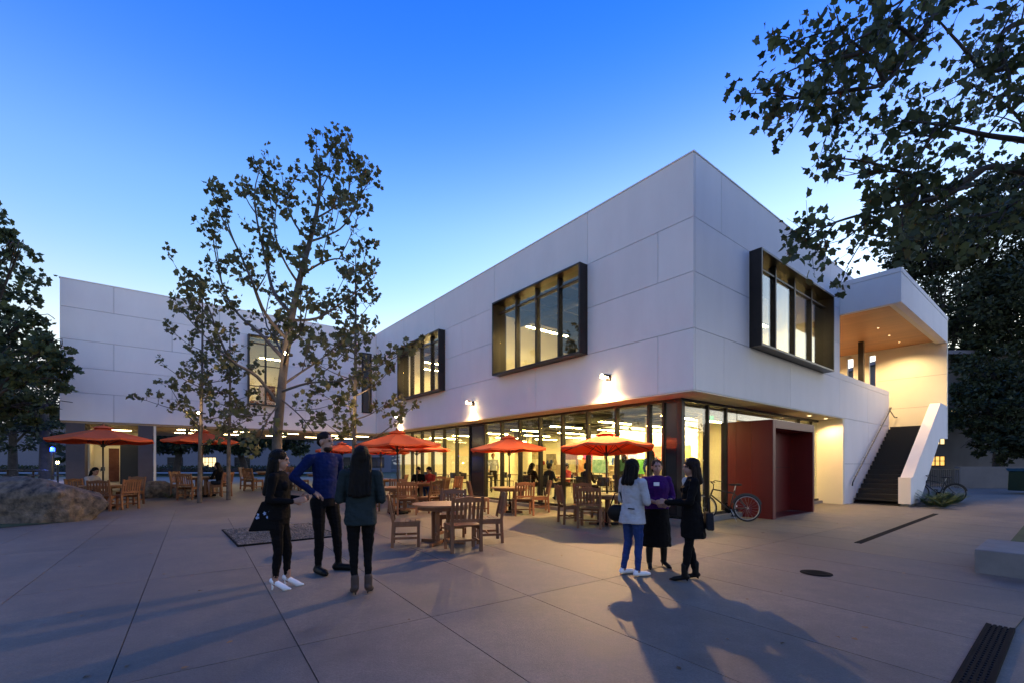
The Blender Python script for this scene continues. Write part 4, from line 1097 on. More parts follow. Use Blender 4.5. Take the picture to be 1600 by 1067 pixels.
for i, (v, u) in enumerate(((9.2, 5.0), (9.2, 7.2), (9.2, 9.4), (9.2, 12.4), (9.2, 14.6))):
    instance('shelf', make_shelf, W(v, u, FL), ANG - pi / 2, 'low shelf unit against the cream back wall of the hall', 'shelf', 'shelf units in the hall')
    for k in range(5):
        q = W(v + 0.1, u - 0.7 + k * 0.33, FL + 1.2)
        h = rnd.uniform(0.12, 0.4)
        cn, cm = rnd.choice([('red', 'cloth_red'), ('green', 'cloth_green'), ('black', 'black'), ('tan', 'cloth_tan'), ('blue', 'cloth_denim')])
        o = MB().lathe([(0.06, 0), (0.09, h * .4), (0.06, h * .8), (0.07, h)], 12).build('vase', M[cm], None, True, q)
        tag(o, ('tall ' if h > 0.26 else 'short ') + cn + ' vase on a shelf unit at the back of the hall', 'vase', 'vases at the back of the hall')

# ================================================================== PEOPLE
V = Vector
class Body:
    """closed shapes per clothing zone, later fused into one skin"""
    def __init__(s): s.z = {}
    def __getitem__(s, k):
        if k not in s.z: s.z[k] = MB()
        return s.z[k]
def loft(mb, rings, n=18):
    """rings: (x, y, z, rx, ry)"""
    vs = []; fs = []
    for (x, y, z, a, b) in rings:
        for k in range(n): t = 2 * pi * k / n; vs.append((x + a * cos(t), y + b * sin(t), z))
    for i in range(len(rings) - 1):
        for k in range(n): fs.append((i * n + k, i * n + (k + 1) % n, (i + 1) * n + (k + 1) % n, (i + 1) * n + k))
    fs.append(tuple(range(n - 1, -1, -1))); fs.append(tuple((len(rings) - 1) * n + k for k in range(n)))
    mb.add(vs, fs)
def hand(B_, w, d, n, zone='skin', s=1.0, curl=0.5):
    w = V(w); d = V(d).normalized(); n = V(n); n = (n - d * n.dot(d)).normalized(); sd = d.cross(n)
    mb = B_[zone]
    for k in (-1, 1): mb.cap(w + sd * 0.012 * k, w + d * 0.085 + sd * 0.026 * k, 0.019, 0.015)
    mb.cap(w + d * 0.02, w + d * 0.08, 0.02, 0.016)
    for i, L in enumerate((0.066, 0.076, 0.072, 0.056)):
        b = w + d * 0.088 + sd * (i - 1.5) * 0.0195
        e1 = (d * (1 - 0.35 * curl) + n * 0.7 * curl).normalized(); e2 = (d * (1 - 0.9 * curl) + n * 1.3 * curl).normalized()
        m = b + e1 * L * 0.55; mb.cap(b, m, 0.0095, 0.009, 8); mb.cap(m, m + e2 * L * 0.5, 0.009, 0.0075, 8)
    b = w + d * 0.025 - sd * 0.028
    e = (d * 0.7 - sd * 0.6 + n * 0.3).normalized(); m = b + e * 0.04
    mb.cap(b, m, 0.012, 0.0105, 8); mb.cap(m, m + (d * 0.9 - sd * 0.1 + n * 0.4).normalized() * 0.034, 0.0105, 0.008, 8)
def arm(B_, sh, el, wr, sleeve, hd, hn, r=1.0, bare=0.0, fingers=True):
    sh, el, wr = V(sh), V(el), V(wr)
    B_[sleeve].cap(sh, el, 0.058 * r, 0.047 * r)
    if bare:
        m = el.lerp(wr, 1 - bare); B_[sleeve].cap(el, m, 0.046 * r, 0.043 * r); B_['skin'].cap(m, wr, 0.036, 0.025)
    else:
        B_[sleeve].cap(el, wr, 0.046 * r, 0.036 * r); B_['skin'].cap(wr, wr + V(hd).normalized() * 0.02, 0.025, 0.024)
    hand(B_, wr + V(hd).normalized() * 0.015, hd, hn)
def head(B_, c, yaw=0.0, pitch=0.0, face=True):
    """c: centre of the head; faces +y before yaw"""
    R3 = Matrix.Rotation(yaw, 3, 'Z') @ Matrix.Rotation(pitch, 3, 'X'); c = V(c)
    P = lambda x, y, z: c + R3 @ V((x, y, z))
    s = B_['skin']
    s.ell(P(0, -0.012, 0.025), (0.074, 0.094, 0.090), 16, 10, R3); s.ell(P(0, 0.018, -0.045), (0.056, 0.068, 0.072), 14, 10, R3)
    s.ell(P(0, 0.045, -0.098), (0.026, 0.024, 0.022), 10, 8, R3)
    s.cap(P(0, 0.078, 0.012), P(0, 0.098, -0.028), 0.009, 0.014, 8); s.ell(P(0, 0.078, 0.028), (0.05, 0.016, 0.012), 10, 8, R3)
    for k in (-1, 1):
        s.ell(P(0.075 * k, -0.005, -0.01), (0.010, 0.022, 0.032), 8, 8, R3)
        B_['eye'].ell(P(0.031 * k, 0.082, 0.008), (0.012, 0.007, 0.007), 8, 6, R3)
    B_['lip'].ell(P(0, 0.082, -0.060), (0.024, 0.008, 0.008), 10, 6, R3)
    return P, R3
def leg(B_, hip, knee, ank, zone, r=1.0, rcalf=1.0):
    B_[zone].cap(hip, knee, 0.088 * r, 0.056 * r); 
    k, a = V(knee), V(ank); m = k.lerp(a, 0.35)
    B_[zone].cap(k, m, 0.056 * r, 0.053 * r * rcalf); B_[zone].cap(m, a, 0.053 * r * rcalf, 0.036 * r * rcalf)
def shoe(B_, ank, d, zone, h=0.0, L=0.20, w=1.0):
    a = V(ank); d = V((d[0], d[1], 0)).normalized(); z0 = 0.03
    heel = V((a.x, a.y, 0)) - d * 0.035; toe = heel + d * L
    mb = B_[zone]
    if h:
        mb.cap((heel.x, heel.y, 0.012), (heel.x + d.x * .012, heel.y + d.y * .012, h + 0.02), 0.011, 0.019, 8)
        mb.cap((heel.x, heel.y, h + 0.035), V((toe.x, toe.y, 0.028)) - d * 0.06, 0.034, 0.034); mb.cap(V((toe.x, toe.y, 0.026)) - d * 0.07, (toe.x, toe.y, 0.018), 0.034, 0.013)
    else:
        mb.cap((heel.x, heel.y, 0.042), V((toe.x, toe.y, 0.036)) - d * 0.05, 0.041 * w, 0.040 * w); mb.cap(V((toe.x, toe.y, 0.036)) - d * 0.07, V((toe.x, toe.y, 0.030)), 0.040 * w, 0.026 * w)
        mb.cap((heel.x, heel.y, 0.045), (a.x, a.y, 0.09), 0.040 * w, 0.037 * w)
def fuse(name, zones, voxel, smooth_it, mats):
    allm = MB()
    for z in zones.values(): allm.add(z.v, z.f)
    me = allm.mesh('raw', M['skin'])
    o = bpy.data.objects.new('raw', me); COL.objects.link(o)
    r = o.modifiers.new('r', 'REMESH'); r.mode = 'VOXEL'; r.voxel_size = voxel; r.use_smooth_shade = True
    if smooth_it:
        s = o.modifiers.new('s', 'SMOOTH'); s.iterations = smooth_it; s.factor = 0.5
    dg = bpy.context.evaluated_depsgraph_get()
    out = bpy.data.meshes.new_from_object(o.evaluated_get(dg)); out.name = name
    bpy.data.objects.remove(o); bpy.data.meshes.remove(me)
    out.materials.clear()
    keys = list(zones)
    for k in keys: out.materials.append(mats[k])
    trees = [BVHTree.FromPolygons([V(p) for p in zones[k].v], zones[k].f) for k in keys]
    if len(keys) > 1:
        idx = []
        for p in out.polygons:
            best = 0; bd = 9
            for i, t in enumerate(trees):
                h = t.find_nearest(p.center, bd)
                if h[0] is not None and h[3] < bd - 1e-5: bd = h[3]; best = i
            idx.append(best)
        out.polygons.foreach_set('material_index', idx)
    # folds in the cloth, strands in the hair
    nv = len(out.vertices); nrm_ = np.empty(nv * 3); out.vertex_normals.foreach_get('vector', nrm_); nrm_ = nrm_.reshape(-1, 3)
    soft = set()
    for p in out.polygons:
        if keys[p.material_index] not in ('skin', 'eye', 'lip', 'shoe'): soft.update(p.vertices)
    hairy = keys == ['h']
    for i in soft:
        v = out.vertices[i]; c = v.co
        if hairy: d = 0.007 * noise.noise(V((c.x * 70, c.y * 70, c.z * 5))) + 0.006 * noise.noise(c * 14)
        else: d = 0.009 * noise.noise(V((c.x * 9, c.y * 9, c.z * 13 + c.x * 8))) + 0.004 * noise.noise(V((c.x * 22, c.y * 22, c.z * 40)))
        v.co = c + V(nrm_[i]) * d
    out.polygons.foreach_set('use_smooth', [True] * len(out.polygons))
    return out
def person(loc, rz, H, B_, mats, label, hair=None, hair_mat='hair', voxel=0.0085, extra=None, base=1.70, z=None, group=None):
    zz = gz(loc[0], loc[1]) if z is None else z
    t = empty('person', (loc[0], loc[1], zz), rz, label, 'person', group)
    s = H / base; t.scale = (s, s, s)
    mm = {'skin': M['skin'], 'eye': M['eye'], 'lip': M['lip']}; mm.update({k: M[v] for k, v in mats.items()})
    me = fuse('body', B_.z, voxel, 2, mm)
    place('body', me, t)
    if hair is not None:
        hm = fuse('hair', {'h': hair}, max(voxel, 0.010), 2, {'h': M[hair_mat]})
        place('hair', hm, t)
    return t
def torso(B_, zone, zb, female=True, fat=1.0, hem=None):
    w = 1.0 if female else 1.12
    loft(B_[zone], [(0, -0.005, 0.92, 0.165 * fat, 0.115 * fat), (0, -0.005, 1.0, 0.155 * fat, 0.108 * fat), (0, 0, 1.10, (0.130 if female else 0.15) * fat, 0.098 * fat), (0, 0, 1.22, 0.150 * fat * w, 0.108 * fat), (0, 0, 1.32, 0.165 * fat * w, 0.108 * fat), (0, -0.008, 1.40, 0.150 * w * fat, 0.088), (0, -0.012, 1.445, 0.085, 0.062)])
    B_[zone].cap((-0.155 * w, -0.01, 1.375), (0.155 * w, -0.01, 1.375), 0.058, 0.058)
    if female:
        for k in (-1, 1): B_[zone].ell((0.068 * k, 0.085, 1.265), (0.062, 0.05, 0.06))
    loft(B_[zb], [(0, -0.01, 0.80, 0.16 * fat, 0.115 * fat), (0, -0.015, 0.88, 0.172 * fat, 0.125 * fat), (0, -0.01, 0.97, 0.155 * fat, 0.108 * fat)])
    B_['skin'].cap((0, -0.012, 1.41), (0, 0.005, 1.52), 0.052, 0.046)
def hair_cap(P, R3, back=0.0, vol=1.0):
    h = MB(); h.ell(P(0, -0.026, 0.040), (0.083 * vol, 0.098 * vol, 0.090 * vol), 16, 10, R3)
    h.ell(P(0, -0.055, -0.01), (0.080 * vol, 0.070 * vol, 0.085), 14, 10, R3)
    return h
HC = (0, 0.01, 1.578)

# -- left group: woman in black, side on
b = Body(); torso(b, 'top', 'bot', True, 1.02)
loft(b['top'], [(0, -0.01, 0.86, 0.185, 0.135), (0, -0.01, 0.95, 0.178, 0.13), (0, 0, 1.06, 0.155, 0.115), (0, 0, 1.2, 0.165, 0.12)])
leg(b, (0.085, -0.01, 0.86), (0.085, 0.02, 0.50), (0.08, -0.02, 0.17), 'bot', 1.02); leg(b, (-0.085, -0.01, 0.86), (-0.085, 0.06, 0.51), (-0.085, 0.06, 0.17), 'bot', 1.02)
for x, y in ((0.08, -0.02), (-0.085, 0.07)):
    b['skin'].cap((x, y, 0.20), (x, y, 0.09), 0.036, 0.033); shoe(b, (x, y, 0.1), (0.08 * (1 if x > 0 else -1), 1), 'shoe', 0.085, 0.215)
arm(b, (0.175, -0.01, 1.37), (0.22, -0.04, 1.10), (0.14, 0.19, 1.08), 'top', (-0.2, 1, 0.15), (-1, 0, 0)); arm(b, (-0.175, -0.01, 1.37), (-0.23, -0.03, 1.10), (-0.10, 0.20, 1.10), 'top', (0.3, 1, 0.1), (1, 0, 0))
P, R3 = head(b, HC, 0.1, -0.05)
h = hair_cap(P, R3, vol=1.06)
for dx in (-0.06, -0.02, 0.02, 0.06):
    h.cap(P(dx, -0.07, -0.02), (dx * 1.5, -0.13, 1.18), 0.05, 0.035)
for dx in (-0.07, 0.07): h.cap(P(dx, -0.02, -0.02), (dx * 1.6, -0.01, 1.25), 0.03, 0.022)
person((-2.79, 5.42), radians(-82), 1.66, b, {'top': 'cloth_black', 'bot': 'cloth_black', 'shoe': 'shoe_white'}, 'woman with long dark hair in black clothes and white heels, seen side on', h)
# her bag with a pale flower print
t = empty('tote_bag', (-2.90, 5.33, gz(0, 5.3) + 0.72), radians(-8), 'black tote bag with a pale blue flower print at her hip', 'bag')
MB().prism([(-0.20, -0.06, -0.02), (0.16, -0.06, 0.0), (0.12, -0.05, 0.32), (-0.03, -0.05, 0.34)], (0, 0.11, 0)).build('bag_body', M['cloth_black'], t, bevel=0.02, seg=2)
MB().tube([(0.02, 0, 0.32), (0.06, 0.03, 0.55), (0.14, 0.04, 0.66), (0.12, 0.06, 0.5), (0.10, 0.03, 0.32)], 0.012, 8).build('strap', M['cloth_black'], t, smooth=True)
rnd = random.Random(4)
fp = mat('flower_print', (0.25, 0.33, 0.55), 0.8, var=0.3, vscale=30)
for i in range(9):
    cx = rnd.uniform(-0.11, 0.10); cz = rnd.uniform(0.14, 0.22); r = rnd.uniform(0.014, 0.026)
    pts = []
    for k in range(10):
        a = 2 * pi * k / 10; rr = r * (1 if k % 2 else 0.6); pts.append((cx + rr * cos(a), -0.064 + (cz - 0.0) * 0.03, cz + rr * sin(a)))
    MB().prism(pts, (0, 0.004, 0)).build('flower', fp, t)

# -- man in blue, hands on hips
b = Body(); torso(b, 'top', 'bot', False, 0.96)
loft(b['top'], [(0, -0.005, 0.90, 0.162, 0.115), (0, -0.005, 1.0, 0.158, 0.11), (0, 0, 1.12, 0.152, 0.107)])
leg(b, (0.09, -0.01, 0.86), (0.10, 0.03, 0.49), (0.09, -0.01, 0.10), 'bot', 1.08); leg(b, (-0.09, -0.01, 0.86), (-0.12, 0.05, 0.49), (-0.15, 0.05, 0.10), 'bot', 1.08)
shoe(b, (0.09, -0.01, 0.08), (0.2, 1), 'shoe', 0, 0.25, 1.12); shoe(b, (-0.15, 0.05, 0.08), (-0.5, 1), 'shoe', 0, 0.25, 1.12)
arm(b, (0.195, -0.01, 1.37), (0.36, -0.09, 1.15), (0.20, 0.03, 0.985), 'top', (-0.9, 0.3, -0.45), (0, -0.5, -1), 1.1); arm(b, (-0.195, -0.01, 1.37), (-0.28, -0.12, 1.12), (-0.19, 0.05, 0.95), 'top', (0.5, 0.3, -0.9), (0.7, -0.6, 0), 1.1)
P, R3 = head(b, HC, 0.25, 0.0)
b['beard'].ell(P(0, 0.035, -0.085), (0.055, 0.052, 0.042), 12, 8, R3)
h = MB(); h.ell(P(0, -0.022, 0.045), (0.079, 0.096, 0.080), 16, 10, R3); h.ell(P(0, -0.06, 0.0), (0.074, 0.05, 0.06), 12, 8, R3)
person((-2.57, 6.22), radians(-122), 1.93, b, {'top': 'cloth_blue', 'bot': 'cloth_black', 'shoe': 'shoe_black', 'beard': 'hair_brown'}, 'tall bearded man in a blue shirt with his hand on his hip', h, 'hair_brown')

# -- woman in the dark green blouse, back to the camera
b = Body(); torso(b, 'top', 'bot', True, 1.0)
loft(b['top'], [(0, -0.02, 0.80, 0.178, 0.140), (0, -0.015, 0.87, 0.185, 0.14), (0, -0.005, 1.0, 0.172, 0.125), (0, 0, 1.12, 0.158, 0.115), (0, 0, 1.24, 0.168, 0.118), (0, -0.005, 1.36, 0.165, 0.10)])
leg(b, (0.085, -0.01, 0.86), (0.075, 0.02, 0.49), (0.085, -0.01, 0.13), 'bot', 0.98, 0.92); leg(b, (-0.085, -0.01, 0.86), (-0.08, 0.0, 0.49), (-0.06, -0.04, 0.13), 'bot', 0.98, 0.92)
for x, y in ((0.085, -0.01), (-0.06, -0.04)):
    b['shoe'].cap((x, y, 0.07), (x, y, 0.19), 0.046, 0.048); shoe(b, (x, y, 0.1), (0.15 if x > 0 else -0.35, 1), 'shoe', 0.05, 0.215)
arm(b, (0.18, -0.01, 1.37), (0.235, -0.01, 1.09), (0.10, 0.19, 1.06), 'top', (-1, 0.4, 0), (0, 0, -1), 1.12); arm(b, (-0.18, -0.01, 1.37), (-0.235, -0.01, 1.09), (-0.10, 0.20, 1.10), 'top', (1, 0.4, 0), (0, 0, -1), 1.12)
P, R3 = head(b, HC, 0.25, 0.0)
h = hair_cap(P, R3, vol=1.06)
for dx in (-0.075, -0.035, 0.0, 0.035, 0.075): h.cap(P(dx * 0.9, -0.06, 0.0), (dx * 1.35, -0.135, 1.13 + 0.3 * abs(dx)), 0.045, 0.028)
for dx in (-0.08, 0.08): h.cap(P(dx, -0.01, 0.0), (dx * 1.35, -0.05, 1.25), 0.03, 0.03)
person((-1.75, 5.23), radians(12), 1.70, b, {'top': 'cloth_teal', 'bot': 'cloth_black', 'shoe': 'shoe_brown'}, 'woman with long straight hair in a dark green blouse, back to the camera', h)

# -- right group: white jacket and jeans
b = Body(); torso(b, 'top', 'bot', True, 1.1)
loft(b['top'], [(0, -0.02, 0.77, 0.215, 0.165), (0, -0.02, 0.84, 0.212, 0.16), (0, -0.01, 0.95, 0.192, 0.143), (0, 0, 1.06, 0.172, 0.128), (0, 0, 1.2, 0.18, 0.13), (0, -0.005, 1.35, 0.175, 0.11), (0, -0.01, 1.43, 0.10, 0.075)])
leg(b, (0.09, -0.01, 0.86), (0.085, 0.03, 0.49), (0.09, 0.0, 0.10), 'bot', 1.1, 1.0); leg(b, (-0.09, -0.01, 0.86), (-0.11, 0.02, 0.49), (-0.13, -0.06, 0.10), 'bot', 1.1, 1.0)
for x, y in ((0.09, 0.0), (-0.13, -0.06)):
    b['skin'].cap((x, y, 0.12), (x, y, 0.07), 0.036, 0.036); shoe(b, (x, y, 0.07), (0.3, 1), 'shoe', 0, 0.225, 0.92)
arm(b, (0.18, -0.01, 1.37), (0.25, 0.02, 1.09), (0.06, 0.21, 1.08), 'top', (-1, 0.2, 0.1), (0, 0, -1), 1.15); arm(b, (-0.18, -0.01, 1.37), (-0.25, 0.02, 1.09), (-0.05, 0.22, 1.11), 'top', (1, 0.2, 0.1), (0, 0, -1), 1.15)
P, R3 = head(b, HC, -0.2, 0.05)
h = hair_cap(P, R3, vol=1.14)
for dx in (-0.06, 0.0, 0.06): h.cap(P(dx, -0.06, 0.0), (dx * 1.2, -0.12, 1.36), 0.055, 0.042)
for dx in (-0.085, 0.085): h.cap(P(dx, -0.01, 0.0), (dx * 1.1, -0.04, 1.42), 0.034, 0.03)
jp = person((1.62, 6.05), radians(-58), 1.55, b, {'top': 'cloth_white', 'bot': 'cloth_denim', 'shoe': 'shoe_white'}, 'woman in a short white jacket, blue jeans and white flats', h)
MB().box(0.06, 0.17, -0.171, -0.150, 0.985, 1.0).build('jacket_pocket', M['cloth_black'], jp)
t = empty('shoulder_bag', (1.43, 6.17, gz(0, 6.2) + 0.70), radians(-20), 'black handbag on the arm of the woman in the white jacket', 'bag')
bm_ = MB(); bm_.ell((0, 0, 0.12), (0.13, 0.06, 0.12), 14, 10); bm_.build('bag_body', M['shoe_black'], t, smooth=True)
MB().tube([(-0.09, 0, 0.2), (-0.03, 0.02, 0.38), (0.04, 0.02, 0.40), (0.10, 0, 0.2)], 0.009, 8).build('strap', M['shoe_black'], t, smooth=True)

# -- purple blouse and long black skirt, facing the camera
b = Body(); torso(b, 'top', 'bot', True, 1.1)
loft(b['top'], [(0, 0, 0.93, 0.20, 0.14), (0, 0, 1.02, 0.198, 0.14), (0, 0, 1.12, 0.185, 0.132), (0, 0.01, 1.26, 0.20, 0.142), (0, -0.005, 1.37, 0.185, 0.105)])
loft(b['bot'], [(0, 0, 0.34, 0.235, 0.19), (0, 0, 0.5, 0.225, 0.18), (0, 0, 0.75, 0.205, 0.16), (0, 0, 0.92, 0.19, 0.14), (0, 0, 1.0, 0.165, 0.12)])
for x, y in ((0.13, 0.02), (-0.13, -0.02)):
    b['shoe'].cap((x * .8, y, 0.45), (x, y, 0.28), 0.055, 0.056); b['shoe'].cap((x, y, 0.28), (x, y, 0.10), 0.056, 0.045); shoe(b, (x, y, 0.1), (0.35 if x > 0 else -0.2, 1), 'shoe', 0.05, 0.215)
arm(b, (0.19, -0.01, 1.37), (0.26, 0.0, 1.10), (0.06, 0.23, 1.02), 'top', (-1, 0.3, -0.1), (0, -1, 0), 1.2, 0.75); arm(b, (-0.19, -0.01, 1.37), (-0.26, 0.0, 1.10), (-0.06, 0.24, 1.00), 'top', (1, 0.3, 0), (0, -1, 0), 1.2, 0.75)
P, R3 = head(b, HC, -0.3, 0.1)
h = hair_cap(P, R3, vol=1.02); h.ell(P(0, -0.06, 0.10), (0.045, 0.045, 0.04), 10, 8)
pp_ = person((2.08, 6.5), radians(188), 1.55, b, {'top': 'cloth_purple', 'bot': 'cloth_black', 'shoe': 'shoe_black'}, 'woman in a purple blouse and long black skirt, facing the camera', h, 'hair_brown')
MB().box(0.03, 0.12, 0.150, 0.156, 1.29, 1.345).build('name_tag', M['paper'], pp_)

# -- woman all in black on the right, side on, reaching out
b = Body(); torso(b, 'top', 'bot', True, 1.06)
loft(b['top'], [(0, -0.03, 0.60, 0.19, 0.165), (0, -0.02, 0.75, 0.195, 0.16), (0, -0.01, 0.92, 0.19, 0.14), (0, 0, 1.06, 0.17, 0.125), (0, 0, 1.2, 0.178, 0.128), (0, -0.005, 1.36, 0.17, 0.105)])
b['collar'].ell((0, 0.075, 1.375), (0.045, 0.05, 0.07))
leg(b, (0.085, -0.01, 0.86), (0.08, 0.02, 0.49), (0.08, -0.07, 0.12), 'bot', 1.05, 1.1); leg(b, (-0.085, -0.01, 0.86), (-0.09, 0.05, 0.49), (-0.09, 0.10, 0.12), 'bot', 1.05, 1.1)
for x, y in ((0.08, -0.07), (-0.09, 0.10)):
    b['shoe'].cap((x, y, 0.22), (x, y, 0.08), 0.05, 0.044); shoe(b, (x, y, 0.08), (0.1, 1), 'shoe', 0.03, 0.23, 1.0)
arm(b, (0.18, -0.01, 1.37), (0.23, 0.05, 1.09), (0.14, 0.28, 1.06), 'top', (-0.2, 1, 0.05), (-1, 0, 0), 1.12); arm(b, (-0.18, -0.01, 1.37), (-0.23, 0.06, 1.10), (-0.09, 0.33, 1.09), 'top', (0.3, 1, 0.0), (1, 0, -0.3), 1.12)
P, R3 = head(b, HC, 0.15, 0.0)
h = hair_cap(P, R3, vol=1.12)
for dx in (-0.06, 0.0, 0.06): h.cap(P(dx, -0.06, 0.0), (dx * 1.2, -0.10, 1.38), 0.055, 0.045)
for dx in (-0.085, 0.085): h.cap(P(dx, -0.02, 0.0), (dx * 1.15, -0.03, 1.41), 0.036, 0.032)
person((2.30, 5.80), radians(78), 1.56, b, {'top': 'cloth_black', 'bot': 'cloth_black', 'shoe': 'shoe_black', 'collar': 'cloth_white'}, 'woman with shoulder length hair all in black, rightmost of the standing people', h, 'hair_brown')
t = empty('handbag', (2.50, 5.74, gz(0, 5.7) + 0.66), radians(75), 'dark handbag hanging at the side of the woman all in black', 'bag')
MB().prism([(-0.13, -0.05, 0), (0.13, -0.05, 0), (0.11, -0.04, 0.22), (-0.11, -0.04, 0.22)], (0, 0.09, 0)).build('bag_body', M['cloth_charcoal'], t, bevel=0.02, seg=2)
MB().tube([(-0.09, 0, 0.21), (-0.04, 0, 0.40), (0.04, 0, 0.40), (0.09, 0, 0.21)], 0.009, 8).build('strap', M['cloth_charcoal'], t, smooth=True)

# -- seated and indoor people
def sitter(loc, rz, mats, label, z=None, longhair=False, bare=False, lean=0.0, arms='table', group=None):
    """on a 0.45 m seat, hips at the origin, facing +y"""
    b = Body(); L = lean
    S = lambda x, y, zz: (x, y + L * (zz - 0.5), zz - 0.42)
    loft(b['top'], [(*S(0, -0.005, 0.92), 0.165, 0.118), (*S(0, 0, 1.05), 0.145, 0.105), (*S(0, 0, 1.2), 0.16, 0.112), (*S(0, 0, 1.32), 0.17, 0.108), (*S(0, -0.01, 1.40), 0.15, 0.088), (*S(0, -0.012, 1.45), 0.085, 0.062)])
    b['top'].cap(S(-0.155, -0.01, 1.375), S(0.155, -0.01, 1.375), 0.058, 0.058)
    b['bot'].ell((0, 0.0, 0.52), (0.185, 0.15, 0.10))
    zl = 'skin' if bare else 'bot'
    for k in (-1, 1):
        b['bot'].cap((0.09 * k, 0.0, 0.52), (0.10 * k, 0.30, 0.53), 0.088, 0.07); b[zl].cap((0.10 * k, 0.28, 0.53), (0.10 * k, 0.44, 0.52), 0.066, 0.055)
        b[zl].cap((0.10 * k, 0.44, 0.51), (0.10 * k, 0.40, 0.30), 0.056, 0.05); b[zl].cap((0.10 * k, 0.40, 0.30), (0.10 * k, 0.38, 0.09), 0.05, 0.036)
        shoe(b, (0.10 * k, 0.38, 0.08), (0.1 * k, 1), 'shoe', 0, 0.22)
        sh = V(S(0.175 * k, -0.01, 1.37))
        arm(b, sh, sh + V((0.06 * k, 0.10, -0.26)), sh + V((-0.06 * k, 0.33, -0.20)), 'top', (-0.3 * k, 1, 0), (0, 0, -1), 1.0, 0.4 if bare else 0.0)
    b['skin'].cap(S(0, -0.012, 1.41), S(0, 0.01, 1.52), 0.052, 0.046)
    P, R3 = head(b, S(0, 0.03, 1.578), 0.0, -0.25)
    h = hair_cap(P, R3, vol=1.05)
    if longhair:
        for dx in (-0.06, 0, 0.06): h.cap(P(dx, -0.06, 0), P(dx * 1.2, -0.10, -0.26), 0.05, 0.035)
    base = {'top': 'cloth_grey', 'bot': 'cloth_charcoal', 'shoe': 'shoe_black'}; base.update(mats)
    return person(loc, rz, 1.70, b, base, label, h, voxel=0.013, z=z, group=group)
def stander(loc, rz, H, mats, label, z=None, longhair=False, group=None):
    b = Body(); torso(b, 'top', 'bot', longhair, 1.02)
    for k in (-1, 1):
        leg(b, (0.088 * k, -0.01, 0.86), (0.09 * k, 0.02, 0.49), (0.10 * k, -0.01, 0.10), 'bot', 1.05); shoe(b, (0.10 * k, -0.01, 0.08), (0.25 * k, 1), 'shoe', 0, 0.23)
        arm(b, (0.18 * k, -0.01, 1.37), (0.24 * k, -0.03, 1.09), (0.20 * k, 0.10, 0.88), 'top', (0, 0.3, -1), (-k, 0, 0), 1.05, 0.5)
    P, R3 = head(b, HC, 0.2, 0.0); h = hair_cap(P, R3, vol=1.03)
    if longhair:
        for dx in (-0.06, 0, 0.06): h.cap(P(dx, -0.06, 0), P(dx * 1.2, -0.10, -0.26), 0.05, 0.035)
    base = {'top': 'cloth_grey', 'bot': 'cloth_charcoal', 'shoe': 'shoe_black'}; base.update(mats)
    return person(loc, rz, H, b, base, label, h, voxel=0.014, z=z, group=group)
sitter((-13.55, 14.3), radians(-95), {'top': 'cloth_grey'}, 'person in a pale shirt leaning over the table behind the boulder', lean=0.35, longhair=True)
o = instance('chair', make_chair, (-13.6, 14.3, gz(-13.6, 14.3)), radians(-95), 'wooden chair taken by the person in a pale shirt', 'chair', 'slatted wooden chairs on the terrace')
sitter((-10.92, 17.0), radians(85), {'top': 'cloth_black', 'bot': 'cloth_charcoal'}, 'person in dark clothes with bare legs seated in front of the passage', bare=True, lean=0.15, longhair=True)
sitter((-3.35, 16.45), radians(175), {'top': 'cloth_black'}, 'person in black seated at the table by the glass, left of the pair', lean=0.2)
sitter((-2.85, 16.5), radians(150), {'top': 'cloth_red', 'bot': 'cloth_denim'}, 'person in dark red seated at the table by the glass, right of the pair', lean=0.25)
for q in ((-3.35, 16.5, 175, 'wooden chair taken by the person in black by the glass'), (-2.82, 16.55, 150, 'wooden chair taken by the person in dark red by the glass')):
    instance('chair', make_chair, (q[0], q[1], gz(q[0], q[1])), radians(q[2]), q[3], 'chair', 'slatted wooden chairs on the terrace')
IN = 'people inside the hall'
def ins(f, v, u, ang, *a, **k):
    p = W(v, u); return f((p.x, p.y), ANG + radians(ang), *a, z=FL, **k)
ins(sitter, 1.62, 6.2, -90, {'top': 'cloth_charcoal'}, 'seated person in grey at a table just inside the glass, under the bright back wall', group=IN)
ins(sitter, 1.62, 7.1, -90, {'top': 'cloth_black'}, 'seated person in black just inside the glass', group=IN, longhair=True)
ins(sitter, 2.85, 6.6, 90, {'top': 'cloth_red'}, 'seated person in red facing the glass inside the hall', group=IN)
ins(sitter, 1.62, 4.5, -90, {'top': 'cloth_charcoal'}, 'seated person nearest the corner just inside the glass', group=IN)
ins(stander, 4.6, 4.2, -60, 1.72, {'top': 'cloth_denim', 'bot': 'cloth_grey'}, 'standing person in a patterned blue top inside the hall', group=IN, longhair=True)
ins(stander, 4.9, 3.3, 30, 1.80, {'top': 'cloth_charcoal', 'bot': 'cloth_charcoal'}, 'tall standing person in grey inside the hall, right of the one in blue', group=IN)
ins(stander, 5.6, 6.2, -20, 1.70, {'top': 'cloth_green', 'bot': 'cloth_black'}, 'standing person in dark green beside the green painting', group=IN, longhair=True)
ins(stander, 3.4, 11.9, 150, 1.74, {'top': 'cloth_grey', 'bot': 'cloth_black'}, 'standing person in a pale grey top at the left end of the hall', group=IN)

